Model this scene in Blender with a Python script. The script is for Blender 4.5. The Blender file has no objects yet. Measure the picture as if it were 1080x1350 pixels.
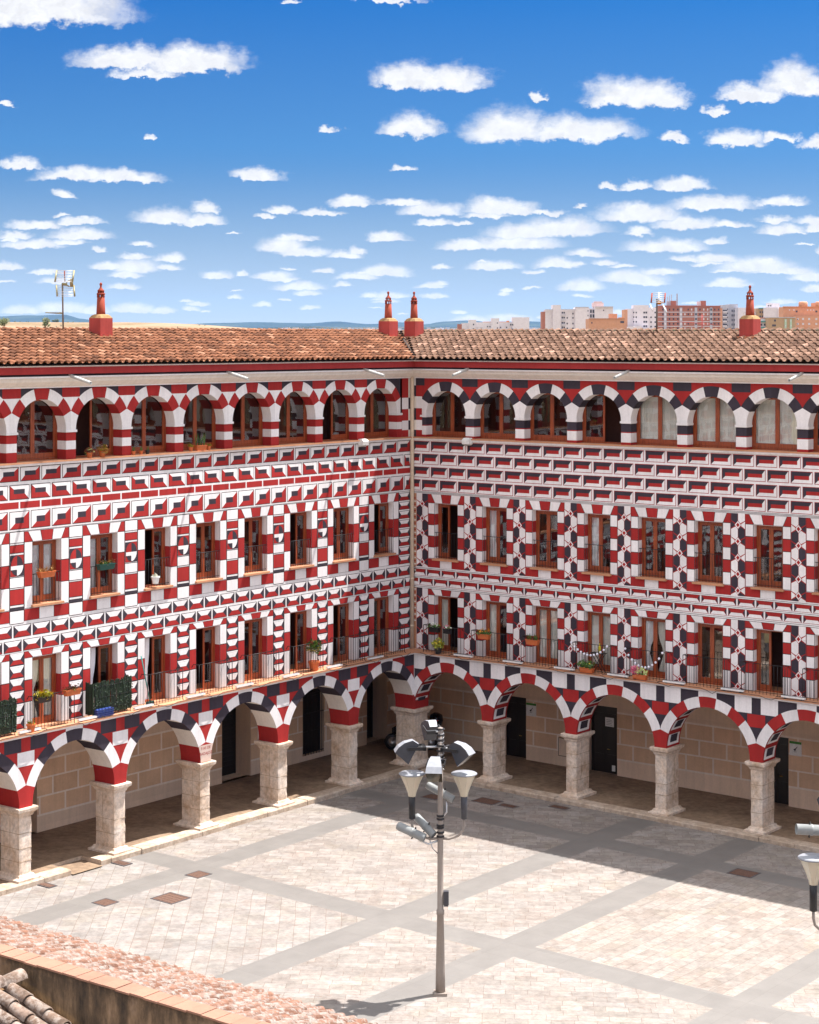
import bpy, math, random
from mathutils import Vector, Matrix
random.seed(7)
sc = bpy.context.scene
col = sc.collection
rad = math.radians

# ---------------------------------------------------------------- camera, sky, sun, exposure
FPX, HOR, CX, D0, ZC = 2510.0, 445.0, 540.0, 73.0, 16.45     # focal length and horizon in photo pixels, distance to the corner, eye height
EXPO, SUN_E, SKY_S, HAZE = 1.30, 4.45, 0.085, 1.5e-5
cam_d = bpy.data.cameras.new('camera')
cam = bpy.data.objects.new('camera', cam_d); col.objects.link(cam)
cam.location = (0, 0, ZC); cam.rotation_euler = (rad(90), 0, 0)
cam_d.sensor_fit = 'HORIZONTAL'; cam_d.sensor_width = 36.0
cam_d.lens = 36.0 * FPX / 1080.0
cam_d.shift_y = -(675.0 - HOR) / 1080.0
cam_d.clip_start = 0.5; cam_d.clip_end = 60000
sc.camera = cam
_n = math.hypot(1950, 2510)
cc, ss = 1950 / _n, 2510 / _n
dL, dR = Vector((-cc, -ss, 0)), Vector((ss, -cc, 0))         # along the left wing, along the right wing, both away from the corner
nL, nR = Vector((ss, -cc, 0)), Vector((-cc, -ss, 0))         # outward normals of the two facades
COR = Vector(((543 - CX) / FPX * D0, D0, 0))
# light travels, per metre of drop: .345 away from the right wing, .185 into the left wing
light = (dL * 0.378 - nL * 0.188 + Vector((0, 0, -1))).normalized()
sund = bpy.data.lights.new('sun', 'SUN'); sund.energy = SUN_E; sund.angle = rad(0.53); sund.color = (1.0, 0.953, 0.895)
sun = bpy.data.objects.new('sun', sund); col.objects.link(sun)
sun.rotation_euler = light.to_track_quat('-Z', 'Y').to_euler(); sun.location = (0, 0, 200)
tos = -light
sun_el = math.asin(tos.z); sun_az = math.atan2(tos.x, tos.y)
sc.view_settings.view_transform = 'Standard'; sc.view_settings.look = 'None'
sc.view_settings.exposure = EXPO; sc.view_settings.gamma = 1.0
sc.view_settings.use_curve_mapping = False
sc.cycles.max_bounces = 9; sc.cycles.diffuse_bounces = 6; sc.cycles.transparent_max_bounces = 10; sc.cycles.volume_bounces = 1

CLOUDS = [(-70,172,-30,37),(95,240,60,92),(180,327,58,98),(150,240,88,104),(488,600,82,118),(540,648,84,122),(502,582,148,182),
 (612,730,144,190),(690,840,152,187),(772,880,100,141),(820,908,106,144),(945,1030,108,134),(1000,1100,82,130),(932,1012,170,194),(1005,1052,174,188),
 (1053,1100,179,198),(868,906,174,187),(697,726,120,132),(462,552,-10,4),(370,402,-6,1),(928,962,140,150),
 (0,58,207,224),(45,150,218,238),(110,217,224,241),(305,372,221,237),(72,103,252,262),(176,260,274,296),(230,300,281,297),(252,291,266,281),
 (438,493,257,273),(350,385,271,282),(390,452,275,283),(498,570,261,272),(528,606,265,286),(606,690,260,282),(640,714,265,284),(698,747,275,283),
 (815,858,237,251),(860,940,233,252),(786,816,242,250),(755,770,267,274),(576,660,316,330),(620,742,308,329),(680,800,286,311),(640,740,294,314),
 (785,905,267,293),(815,870,265,283),(880,1000,258,277),(994,1066,257,272),(862,948,284,303),(930,992,290,301),(820,862,298,312),
 (826,937,314,334),(998,1062,294,310),(60,148,300,316),(2,85,314,328),(0,28,310,318),(338,405,311,334),(368,436,324,337),(356,420,310,318),
 (146,212,338,363),(116,168,344,357),(204,244,332,346),(206,242,348,357),(472,542,349,366),(264,304,356,368),(360,430,371,383),(308,326,357,365),
 (330,386,357,368),(616,686,343,357),(704,760,339,354),(738,794,367,384),(788,880,357,374),(820,880,362,377),(842,900,353,363),(912,975,335,347),
 (944,1052,338,359),(984,1078,350,362),(1040,1090,356,372),(928,990,369,379),(1056,1092,374,385),(880,925,337,345),(996,1026,340,348),
 (0,60,402,415),(40,122,398,413),(100,150,402,414),(148,204,399,413),(196,232,404,413),(240,264,404,411),(594,650,417,426),(640,704,414,425),
 (486,538,305,316),(458,480,325,334),(97,118,286,293),(190,206,177,184),(0,18,132,140),(424,450,166,174),(520,546,218,225),(1000,1046,284,294),
 (1060,1100,286,304),(1075,1100,325,336),(930,960,313,322),(780,812,342,350),(560,590,370,377),(440,462,372,379),(476,500,385,392),(300,320,388,394),
 (690,716,355,362),(655,672,383,389),(120,142,325,331),(395,420,402,408),(330,356,398,404)]

_r = random.Random(77)
for _k in range(64):                                        # wisps and small puffs low over the horizon
    _y = _r.uniform(285, 428); _w = _r.uniform(9, 30)*(1.25 - (_y - 285)/260); _x = _r.uniform(-20, 1100); _h = _w*_r.uniform(0.13, 0.26)
    CLOUDS.append((_x - _w, _x + _w*_r.uniform(0.5, 1.2), _y - _h*1.6, _y))

def N(t, ty, loc=None, **kw):
    n = t.nodes.new(ty)
    for k, v in kw.items(): setattr(n, k, v)
    return n
def L(t, a, b): t.links.new(a, b)
def setin(n, **kw):
    for k, v in kw.items(): n.inputs[k.replace('_', ' ')].default_value = v

def make_world():
    w = bpy.data.worlds.new('World'); sc.world = w; w.use_nodes = True
    t = w.node_tree; t.nodes.clear()
    out = N(t, 'ShaderNodeOutputWorld'); bg = N(t, 'ShaderNodeBackground'); bg.inputs['Strength'].default_value = SKY_S
    L(t, bg.outputs[0], out.inputs[0])
    g = N(t, 'ShaderNodeNewGeometry')                       # Incoming = minus the view direction
    tc = N(t, 'ShaderNodeTexCoord')
    d = tc.outputs['Generated']
    sep = N(t, 'ShaderNodeSeparateXYZ'); L(t, d, sep.inputs[0])
    def M(op, a, b=None, c=None, clamp=False):
        n = N(t, 'ShaderNodeMath', operation=op, use_clamp=clamp)
        for i, x in enumerate((a, b, c)):
            if x is None: continue
            if isinstance(x, (int, float)): n.inputs[i].default_value = x
            else: L(t, x, n.inputs[i])
        return n.outputs[0]
    # clear air: the sky deepens quickly above the horizon, so the elevation is stretched before the sky model is read
    zc = M('MAXIMUM', sep.outputs[2], 0.0)
    zs = M('MULTIPLY_ADD', zc, 7.5, 0.012)
    zs = M('MINIMUM', zs, 2.2)
    comb = N(t, 'ShaderNodeCombineXYZ'); L(t, sep.outputs[0], comb.inputs[0]); L(t, sep.outputs[1], comb.inputs[1]); L(t, zs, comb.inputs[2])
    sky = N(t, 'ShaderNodeTexSky', sky_type='NISHITA', sun_disc=False)
    sky.sun_elevation = sun_el; sky.sun_rotation = sun_az; sky.altitude = 200; sky.air_density = 1.0; sky.dust_density = 0.6; sky.ozone_density = 2.0
    nrm = N(t, 'ShaderNodeVectorMath', operation='NORMALIZE'); L(t, comb.outputs[0], nrm.inputs[0]); L(t, nrm.outputs[0], sky.inputs[0])
    hs = N(t, 'ShaderNodeHueSaturation'); hs.inputs['Saturation'].default_value = 1.18; hs.inputs['Hue'].default_value = 0.497
    L(t, sky.outputs[0], hs.inputs['Color'])
    deep = ramp(t, M('MULTIPLY', zc, 4.0), [(0.0, (0.80, 0.66, 0.52)), (0.10, (0.80, 0.67, 0.54)), (0.23, (0.70, 0.74, 0.67)), (0.40, (0.43, 0.72, 0.80)), (0.70, (0.08, 0.46, 0.76)), (1.0, (0.04, 0.40, 0.72))])
    dm = N(t, 'ShaderNodeMix', data_type='RGBA', blend_type='MULTIPLY'); dm.inputs[0].default_value = 1.0; L(t, hs.outputs[0], dm.inputs[6]); L(t, deep, dm.inputs[7])
    # clouds: flat-based cumulus set out over the sky ahead, with billowing edges
    yy = M('MAXIMUM', M('ABSOLUTE', sep.outputs[1]), 0.05)
    px = M('DIVIDE', sep.outputs[0], yy); py = M('DIVIDE', sep.outputs[2], yy)
    p = N(t, 'ShaderNodeCombineXYZ'); L(t, px, p.inputs[0]); L(t, py, p.inputs[1])
    def noise(scale, detail, amp, rough=0.6, sy=1.6):
        mp = N(t, 'ShaderNodeVectorMath', operation='MULTIPLY'); L(t, p.outputs[0], mp.inputs[0]); mp.inputs[1].default_value = (1, sy, 1)
        nz = N(t, 'ShaderNodeTexNoise', noise_dimensions='2D'); nz.inputs['Scale'].default_value = scale; nz.inputs['Detail'].default_value = detail; nz.inputs['Roughness'].default_value = rough
        L(t, mp.outputs[0], nz.inputs['Vector'])
        s_ = N(t, 'ShaderNodeVectorMath', operation='SUBTRACT'); L(t, nz.outputs['Color'], s_.inputs[0]); s_.inputs[1].default_value = (0.5, 0.5, 0.5)
        a_ = N(t, 'ShaderNodeVectorMath', operation='SCALE'); L(t, s_.outputs[0], a_.inputs[0])
        if isinstance(amp, (int, float)): a_.inputs['Scale'].default_value = amp
        else: L(t, amp, a_.inputs['Scale'])
        return a_.outputs[0]
    amp1 = M('MULTIPLY_ADD', py, 0.13, 0.0035)
    amp2 = M('MULTIPLY_ADD', py, 0.04, 0.0026)
    ad1 = N(t, 'ShaderNodeVectorMath', operation='ADD'); L(t, noise(60, 4, amp1), ad1.inputs[0]); L(t, noise(210, 5, amp2, 0.68, 1.3), ad1.inputs[1])
    sq = N(t, 'ShaderNodeVectorMath', operation='MULTIPLY'); L(t, ad1.outputs[0], sq.inputs[0]); sq.inputs[1].default_value = (1.0, 0.55, 0)
    pw = N(t, 'ShaderNodeVectorMath', operation='ADD'); L(t, p.outputs[0], pw.inputs[0]); L(t, sq.outputs[0], pw.inputs[1])
    best = None
    for (x0, x1, y0, y1) in CLOUDS:
        cx_, by = ((x0 + x1) / 2 - CX) / FPX, (HOR - y1 + 0.22 * (y1 - y0)) / FPX
        rx, ry = (x1 - x0) / 2 / FPX * 1.04, (y1 - y0) * 0.80 / FPX
        ma = N(t, 'ShaderNodeVectorMath', operation='MULTIPLY_ADD'); L(t, pw.outputs[0], ma.inputs[0])
        ma.inputs[1].default_value = (1 / rx, 1 / ry, 0); ma.inputs[2].default_value = (-cx_ / rx, -by / ry, 0)
        fl = N(t, 'ShaderNodeVectorMath', operation='MULTIPLY'); L(t, ma.outputs[0], fl.inputs[0]); fl.inputs[1].default_value = (1, -4.2, 0)
        mx = N(t, 'ShaderNodeVectorMath', operation='MAXIMUM'); L(t, ma.outputs[0], mx.inputs[0]); L(t, fl.outputs[0], mx.inputs[1])
        ln = N(t, 'ShaderNodeVectorMath', operation='LENGTH'); L(t, mx.outputs[0], ln.inputs[0])
        best = ln.outputs['Value'] if best is None else M('MINIMUM', best, ln.outputs['Value'])
    front = M('GREATER_THAN', sep.outputs[1], 0.0)
    mr = N(t, 'ShaderNodeMapRange', interpolation_type='SMOOTHSTEP'); L(t, best, mr.inputs['Value'])
    mr.inputs['From Min'].default_value = 1.24; mr.inputs['From Max'].default_value = 0.50
    nz = N(t, 'ShaderNodeTexNoise', noise_dimensions='2D'); nz.inputs['Scale'].default_value = 130; nz.inputs['Detail'].default_value = 5
    L(t, pw.outputs[0], nz.inputs['Vector'])
    cr = N(t, 'ShaderNodeMapRange'); L(t, nz.outputs[0], cr.inputs['Value']); cr.inputs['From Min'].default_value = 0.3; cr.inputs['From Max'].default_value = 0.7
    cr.inputs['To Min'].default_value = 0.94; cr.inputs['To Max'].default_value = 1.10
    k = 0.96 / (2 ** EXPO) / SKY_S
    cv = N(t, 'ShaderNodeVectorMath', operation='SCALE'); cv.inputs[0].default_value = (k * 1.0, k * 1.0, k * 1.02); L(t, cr.outputs[0], cv.inputs['Scale'])
    # unseen bright clouds added overhead to lift and whiten the fill light
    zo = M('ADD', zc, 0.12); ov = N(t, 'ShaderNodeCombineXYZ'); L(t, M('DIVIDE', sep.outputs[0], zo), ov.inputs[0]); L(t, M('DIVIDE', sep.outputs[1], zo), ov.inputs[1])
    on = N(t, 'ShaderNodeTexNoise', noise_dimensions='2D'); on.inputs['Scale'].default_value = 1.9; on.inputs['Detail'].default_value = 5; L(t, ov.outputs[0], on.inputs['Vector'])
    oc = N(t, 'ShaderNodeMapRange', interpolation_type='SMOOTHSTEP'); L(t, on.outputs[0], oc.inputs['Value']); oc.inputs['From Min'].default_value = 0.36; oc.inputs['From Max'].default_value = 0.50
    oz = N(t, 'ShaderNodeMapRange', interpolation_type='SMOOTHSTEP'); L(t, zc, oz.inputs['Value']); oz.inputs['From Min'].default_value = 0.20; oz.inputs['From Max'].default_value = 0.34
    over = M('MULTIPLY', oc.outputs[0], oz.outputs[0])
    fac = M('MULTIPLY', M('MULTIPLY', mr.outputs[0], front), 0.97)
    # pale haze right at the horizon
    hz = N(t, 'ShaderNodeMapRange', interpolation_type='SMOOTHSTEP'); L(t, sep.outputs[2], hz.inputs['Value'])
    hz.inputs['From Min'].default_value = 0.10; hz.inputs['From Max'].default_value = -0.02; hz.inputs['To Max'].default_value = 0.85
    mh = N(t, 'ShaderNodeMix', data_type='RGBA'); L(t, hz.outputs[0], mh.inputs[0]); L(t, dm.outputs[2], mh.inputs[6])
    kh = 1 / (2 ** EXPO) / SKY_S
    mh.inputs[7].default_value = (0.62 * kh, 0.72 * kh, 0.86 * kh, 1)
    mix = N(t, 'ShaderNodeMix', data_type='RGBA'); L(t, fac, mix.inputs[0]); L(t, mh.outputs[2], mix.inputs[6]); L(t, cv.outputs[0], mix.inputs[7])
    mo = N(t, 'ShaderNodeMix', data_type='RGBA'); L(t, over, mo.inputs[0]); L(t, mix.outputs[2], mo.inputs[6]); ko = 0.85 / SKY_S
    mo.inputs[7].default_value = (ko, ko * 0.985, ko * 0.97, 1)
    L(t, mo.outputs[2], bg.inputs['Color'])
    try:
        w.cycles.sampling_method = 'MANUAL'; w.cycles.sample_map_resolution = 512
    except Exception: pass

# ---------------------------------------------------------------- helpers
ORG = {}
class MB:
    """collects polygons in a frame F(x, y, z) -> world and links them as ONE mesh object"""
    def __init__(s, F=None): s.v, s.f, s.m, s.sm, s.F = [], [], [], [], F
    def pt(s, p):
        s.v.append(tuple(s.F(*p)) if s.F else tuple(p)); return len(s.v) - 1
    def poly(s, pts, m=0, smooth=False):
        s.f.append([s.pt(p) for p in pts]); s.m.append(m); s.sm.append(smooth)
    def box(s, x0, x1, y0, y1, z0, z1, m=0):
        i = [s.pt(p) for p in ((x0,y0,z0),(x1,y0,z0),(x1,y1,z0),(x0,y1,z0),(x0,y0,z1),(x1,y0,z1),(x1,y1,z1),(x0,y1,z1))]
        for q in ((0,3,2,1),(4,5,6,7),(0,1,5,4),(1,2,6,5),(2,3,7,6),(3,0,4,7)):
            s.f.append([i[k] for k in q]); s.m.append(m); s.sm.append(False)
    def grid(s, rows, m=0, smooth=True, close=False):
        idx = [[s.pt(p) for p in r] for r in rows]
        for a, b in zip(idx[:-1], idx[1:]):
            n = len(a)
            for k in range(n if close else n - 1):
                s.f.append([a[k], a[(k+1) % n], b[(k+1) % n], b[k]]); s.m.append(m); s.sm.append(smooth)
        return idx
    def cap(s, ids, m=0): s.f.append(list(ids)); s.m.append(m); s.sm.append(False)
    def lathe(s, prof, c=(0,0,0), n=12, m=0, smooth=True, caps=True):
        rows = [[(c[0] + r*math.cos(2*math.pi*k/n), c[1] + r*math.sin(2*math.pi*k/n), c[2] + z) for k in range(n)] for r, z in prof]
        idx = s.grid(rows, m, smooth, True)
        if caps: s.cap(idx[0][::-1], m); s.cap(idx[-1], m)
    def tube(s, pts, r, n=6, m=0, smooth=True, caps=True):
        P = [Vector(p) for p in pts]; rows = []
        up = None
        for k, p in enumerate(P):
            d = (P[min(k+1, len(P)-1)] - P[max(k-1, 0)])
            if d.length < 1e-9: d = Vector((0,0,1))
            d.normalize()
            if up is None: up = d.orthogonal().normalized()
            a = (up - d * up.dot(d))
            a = a.normalized() if a.length > 1e-6 else d.orthogonal().normalized()
            up = a; b = d.cross(a)
            rr = r[k] if isinstance(r, (list, tuple)) else r
            rows.append([tuple(p + (a*math.cos(2*math.pi*j/n) + b*math.sin(2*math.pi*j/n))*rr) for j in range(n)])
        idx = s.grid(rows, m, smooth, True)
        if caps: s.cap(idx[0][::-1], m); s.cap(idx[-1], m)
    def build(s, name, mats, parent=None, org=None):
        o_ = Vector(org) if org is not None else (ORG.get(parent.name, Vector((0,0,0))) if parent else Vector((0,0,0)))
        me = bpy.data.meshes.new(name)
        me.from_pydata([(x - o_.x, y - o_.y, z - o_.z) for x, y, z in s.v], [], s.f)
        for m in (mats if isinstance(mats, (list, tuple)) else [mats]): me.materials.append(m)
        me.polygons.foreach_set('material_index', s.m); me.polygons.foreach_set('use_smooth', s.sm)
        me.update()
        ob = bpy.data.objects.new(name, me); col.objects.link(ob)
        if parent: ob.parent = parent
        elif org is not None: ob.location = o_
        ORG[ob.name] = o_
        return ob
def tag(o, label=None, cat=None, group=None, kind=None):
    if label: o['label'] = label
    if cat: o['category'] = cat
    if group: o['group'] = group
    if kind: o['kind'] = kind
    return o
def thing(name, loc, label, cat, group=None, rz=0):
    o = bpy.data.objects.new(name, None); col.objects.link(o); o.empty_display_size = 0.3
    o.location = loc; o.rotation_euler = (0, 0, rz)
    ORG[o.name] = Vector(loc)
    return tag(o, label, cat, group)
def copy_tree(o, parent=None, loc=None, rz=None):
    c = o.copy(); col.objects.link(c)
    if parent: c.parent = parent
    if loc is not None: c.location = loc
    if rz is not None: c.rotation_euler = (0, 0, rz)
    for ch in o.children: copy_tree(ch, c)
    return c
ZERO = (0, 0, 0)
def FL(u, w, z): return COR + dL*u + nL*w + Vector((0, 0, z))
def FR(u, w, z): return COR + dR*u + nR*w + Vector((0, 0, z))
def uat(F, x, w):                                           # where the column of sight at photo x meets the plane w of a wing
    k = (x - CX) / FPX; P = F(0, w, 0); d = F(1, w, 0) - P
    return (k*P.y - P.x) / (d.x - k*d.y)
def zat(F, u, w, y): return ZC - (y - HOR) / FPX * F(u, w, 0).y
ORD = ['first','second','third','fourth','fifth','sixth','seventh','eighth','ninth','tenth','eleventh','twelfth','thirteenth','fourteenth','fifteenth','sixteenth']

# ---------------------------------------------------------------- materials
def mat(name):
    m = bpy.data.materials.new(name); m.use_nodes = True
    t = m.node_tree; b = t.nodes['Principled BSDF']
    return m, t, b
def coords(t, scale=(1,1,1), rot=(0,0,0)):
    tc = N(t, 'ShaderNodeTexCoord'); mp = N(t, 'ShaderNodeMapping'); L(t, tc.outputs['Object'], mp.inputs[0])
    mp.inputs['Scale'].default_value = scale; mp.inputs['Rotation'].default_value = rot
    return mp.outputs[0]
def tnoise(t, scale, detail=5, rough=0.6, vec=None, sc3=None, dist=0.0):
    n = N(t, 'ShaderNodeTexNoise'); n.inputs['Scale'].default_value = scale; n.inputs['Detail'].default_value = detail; n.inputs['Roughness'].default_value = rough
    n.inputs['Distortion'].default_value = dist
    L(t, vec if vec is not None else coords(t, sc3 or (1,1,1)), n.inputs['Vector'])
    return n.outputs[0]
def ramp(t, fac, stops):
    r = N(t, 'ShaderNodeValToRGB'); e = r.color_ramp.elements
    while len(e) < len(stops): e.new(0.5)
    for k, (p, c) in enumerate(stops):
        e[k].position = p; e[k].color = (*c, 1) if len(c) == 3 else c
    L(t, fac, r.inputs[0]); return r.outputs[0]
make_world()
def mixc(t, fac, a, b, mode='MIX'):
    n = N(t, 'ShaderNodeMix', data_type='RGBA', blend_type=mode)
    for i, x in ((0, fac), (6, a), (7, b)):
        if isinstance(x, (int, float)): n.inputs[i].default_value = x
        elif isinstance(x, (tuple, list)): n.inputs[i].default_value = (*x, 1) if len(x) == 3 else x
        else: L(t, x, n.inputs[i])
    return n.outputs[2]
def bump(t, b, h, strength=0.2, dist=0.02):
    n = N(t, 'ShaderNodeBump'); n.inputs['Strength'].default_value = strength; n.inputs['Distance'].default_value = dist
    L(t, h, n.inputs['Height']); L(t, n.outputs[0], b.inputs['Normal'])
def mrange(t, v, a, b, c, d):
    n = N(t, 'ShaderNodeMapRange'); L(t, v, n.inputs[0]); n.inputs[1].default_value = a; n.inputs[2].default_value = b; n.inputs[3].default_value = c; n.inputs[4].default_value = d
    return n.outputs[0]
def paint(name, c, var=0.10, rough=0.82, streak=0.14, bs=0.12):
    m, t, b = mat(name)
    v1 = mrange(t, tnoise(t, 0.7, 6), 0.3, 0.7, 1 - var, 1 + var*0.5)
    v2 = mrange(t, tnoise(t, 1.0, 4, 0.7, sc3=(5, 5, 0.35)), 0.35, 0.75, 1.0, 1 - streak)
    v3 = mrange(t, tnoise(t, 14, 4), 0.3, 0.7, 0.95, 1.04)
    k = N(t, 'ShaderNodeMath', operation='MULTIPLY'); L(t, v1, k.inputs[0]); L(t, v2, k.inputs[1])
    isl = N(t, 'ShaderNodeNewGeometry'); v4 = mrange(t, isl.outputs['Random Per Island'], 0, 1, 0.93, 1.05)   # every block was painted by hand
    k3 = N(t, 'ShaderNodeMath', operation='MULTIPLY'); L(t, k.outputs[0], k3.inputs[0]); L(t, v4, k3.inputs[1])
    k2 = N(t, 'ShaderNodeMath', operation='MULTIPLY'); L(t, k3.outputs[0], k2.inputs[0]); L(t, v3, k2.inputs[1])
    cv = N(t, 'ShaderNodeVectorMath', operation='SCALE'); cv.inputs[0].default_value = c; L(t, k2.outputs[0], cv.inputs['Scale'])
    L(t, cv.outputs[0], b.inputs['Base Color']); b.inputs['Roughness'].default_value = rough
    b.inputs['Specular IOR Level'].default_value = 0.25
    if bs: bump(t, b, tnoise(t, 60, 3), bs, 0.004)
    return m
def plain(name, c, rough=0.6, metal=0.0, var=0.12, scale=8.0, spec=0.4):
    m, t, b = mat(name)
    v = mrange(t, tnoise(t, scale, 4), 0.3, 0.7, 1 - var, 1 + var*0.6)
    cv = N(t, 'ShaderNodeVectorMath', operation='SCALE'); cv.inputs[0].default_value = c; L(t, v, cv.inputs['Scale'])
    L(t, cv.outputs[0], b.inputs['Base Color']); b.inputs['Roughness'].default_value = rough; b.inputs['Metallic'].default_value = metal
    b.inputs['Specular IOR Level'].default_value = spec
    return m
RED = paint('red_paint', (0.37, 0.024, 0.023), 0.13, streak=0.2); WHITE = paint('white_paint', (0.80, 0.765, 0.775), 0.08, streak=0.15); DARK = paint('dark_paint', (0.046, 0.036, 0.050), 0.15, streak=0.2)
LINE = paint('outline_paint', (0.035, 0.027, 0.030), 0.2); GREY = paint('grey_line_paint', (0.40, 0.40, 0.42), 0.1); CREAM = paint('cream_paint', (0.78, 0.72, 0.66), 0.06)
FASCIA = paint('fascia_red_paint', (0.36, 0.035, 0.035), 0.2)
TERRA = paint('terracotta_slab', (0.52, 0.25, 0.14), 0.2)
PAINTS = [WHITE, RED, DARK, LINE, GREY, CREAM, TERRA]
W_, R_, K_, LN, GY, CR, TE = range(7)
def wood_mat():
    m, t, b = mat('varnished_wood')
    g = tnoise(t, 4, 6, 0.65, sc3=(6, 6, 0.6), dist=0.6)
    L(t, ramp(t, g, [(0.3, (0.15, 0.026, 0.008)), (0.7, (0.36, 0.080, 0.026))]), b.inputs['Base Color'])
    b.inputs['Roughness'].default_value = 0.35; return m
WOOD = wood_mat()
def glass_mat():
    m, t, b = mat('window_glass'); t.nodes.remove(b)
    out = t.nodes['Material Output']
    tr = N(t, 'ShaderNodeBsdfTransparent'); tr.inputs[0].default_value = (0.78, 0.80, 0.80, 1)
    gl = N(t, 'ShaderNodeBsdfGlossy'); gl.inputs['Roughness'].default_value = 0.015; gl.inputs[0].default_value = (0.95, 0.95, 0.97, 1)
    lw = N(t, 'ShaderNodeLayerWeight'); lw.inputs[0].default_value = 0.5
    pw_ = N(t, 'ShaderNodeMath', operation='POWER'); L(t, lw.outputs['Facing'], pw_.inputs[0]); pw_.inputs[1].default_value = 3.0
    k = N(t, 'ShaderNodeMath', operation='MULTIPLY_ADD', use_clamp=True); L(t, pw_.outputs[0], k.inputs[0]); k.inputs[1].default_value = 0.85; k.inputs[2].default_value = 0.13
    nb = N(t, 'ShaderNodeBump'); nb.inputs['Strength'].default_value = 0.10; nb.inputs['Distance'].default_value = 0.01; L(t, tnoise(t, 1.6, 2), nb.inputs['Height'])
    L(t, nb.outputs[0], gl.inputs['Normal'])
    mx = N(t, 'ShaderNodeMixShader'); L(t, k.outputs[0], mx.inputs[0]); L(t, tr.outputs[0], mx.inputs[1]); L(t, gl.outputs[0], mx.inputs[2])
    L(t, mx.outputs[0], out.inputs[0]); return m
GLASS = glass_mat()
CURT = plain('sheer_curtain', (0.78, 0.76, 0.70), 0.9, var=0.06); SPOUTM = plain('grey_spout', (0.45, 0.45, 0.44), 0.6)
CURTW = plain('white_curtain', (0.78, 0.77, 0.80), 0.9, var=0.05)
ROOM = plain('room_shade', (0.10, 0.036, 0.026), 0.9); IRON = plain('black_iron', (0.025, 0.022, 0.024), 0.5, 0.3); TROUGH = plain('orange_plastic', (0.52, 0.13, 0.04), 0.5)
GREENP = plain('dark_green_plastic', (0.02, 0.075, 0.06), 0.5); BLACKP = plain('black_plastic', (0.02, 0.02, 0.022), 0.4); BLUEP = plain('blue_plastic', (0.02, 0.035, 0.14), 0.4)
WHITEP = plain('white_plastic', (0.75, 0.75, 0.74), 0.4); STEEL = plain('galvanised_steel', (0.55, 0.55, 0.56), 0.35, 0.8); GREYM = plain('grey_enamel', (0.055, 0.055, 0.064), 0.4, 0.1)
def leafm(name, a, b_, rough=0.55):
    m, t, b = mat(name)
    g = N(t, 'ShaderNodeNewGeometry')
    L(t, ramp(t, g.outputs['Random Per Island'], [(0.0, a), (1.0, b_)]), b.inputs['Base Color']); b.inputs['Roughness'].default_value = rough
    return m
GREEN = leafm('green_leaves', (0.02, 0.06, 0.012), (0.10, 0.20, 0.03)); LIME = leafm('yellow_green_leaves', (0.16, 0.22, 0.02), (0.48, 0.40, 0.04))
DRY = leafm('dry_orange_leaves', (0.30, 0.13, 0.03), (0.50, 0.30, 0.10)); YELF = leafm('yellow_flowers', (0.55, 0.36, 0.01), (0.75, 0.55, 0.03)); ORF = leafm('orange_flowers', (0.60, 0.20, 0.01), (0.8, 0.35, 0.02))
PINK = leafm('pink_flowers', (0.55, 0.08, 0.16), (0.75, 0.22, 0.32)); PALEG = leafm('pale_green_flowers', (0.40, 0.50, 0.14), (0.62, 0.66, 0.30)); WHF = leafm('white_flowers', (0.6, 0.6, 0.5), (0.8, 0.8, 0.75)); PURP = leafm('dull_red_leaves', (0.14, 0.03, 0.03), (0.30, 0.12, 0.06))
def stone(name, a, b_, c, sc=1.6):
    m, t, b = mat(name)
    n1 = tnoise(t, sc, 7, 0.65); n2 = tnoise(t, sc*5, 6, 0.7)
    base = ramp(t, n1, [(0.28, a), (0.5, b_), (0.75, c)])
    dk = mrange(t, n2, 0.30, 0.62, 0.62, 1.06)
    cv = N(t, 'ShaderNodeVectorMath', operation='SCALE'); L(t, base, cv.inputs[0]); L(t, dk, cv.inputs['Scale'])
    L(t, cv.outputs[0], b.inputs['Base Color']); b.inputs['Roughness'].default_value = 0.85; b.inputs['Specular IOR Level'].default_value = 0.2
    bump(t, b, n2, 0.5, 0.02); return m
STONE = stone('pier_stone', (0.48, 0.33, 0.22), (0.66, 0.53, 0.43), (0.74, 0.66, 0.60)); KERB = stone('kerb_stone', (0.34, 0.25, 0.18), (0.46, 0.36, 0.28), (0.52, 0.44, 0.37), 1.2)
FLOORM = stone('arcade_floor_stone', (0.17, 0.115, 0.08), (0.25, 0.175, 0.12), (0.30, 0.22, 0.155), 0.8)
def tilem(name, stops, lich=None, dirt=0.5):
    m, t, b = mat(name)
    g = N(t, 'ShaderNodeNewGeometry')
    base = ramp(t, g.outputs['Random Per Island'], stops)
    n = tnoise(t, 5.0, 6, 0.7)
    d = mrange(t, n, 0.32, 0.68, 1 - dirt, 1.08)
    cv = N(t, 'ShaderNodeVectorMath', operation='SCALE'); L(t, base, cv.inputs[0]); L(t, d, cv.inputs['Scale'])
    o = cv.outputs[0]
    if lich:
        f = mrange(t, tnoise(t, 7.0, 7, 0.75), 0.47, 0.58, 0.0, 0.9)
        o = mixc(t, f, o, lich)
        f2 = mrange(t, tnoise(t, 23.0, 6, 0.75), 0.60, 0.68, 0.0, 0.8)
        o = mixc(t, f2, o, (0.10, 0.06, 0.035))
    L(t, o, b.inputs['Base Color']); b.inputs['Roughness'].default_value = 0.9; b.inputs['Specular IOR Level'].default_value = 0.15
    bump(t, b, n, 0.4, 0.02); return m
TILE_L = tilem('orange_roof_tiles', [(0, (0.12, 0.052, 0.030)), (0.4, (0.225, 0.092, 0.049)), (0.9, (0.285, 0.122, 0.066)), (1, (0.46, 0.24, 0.15))])
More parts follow.
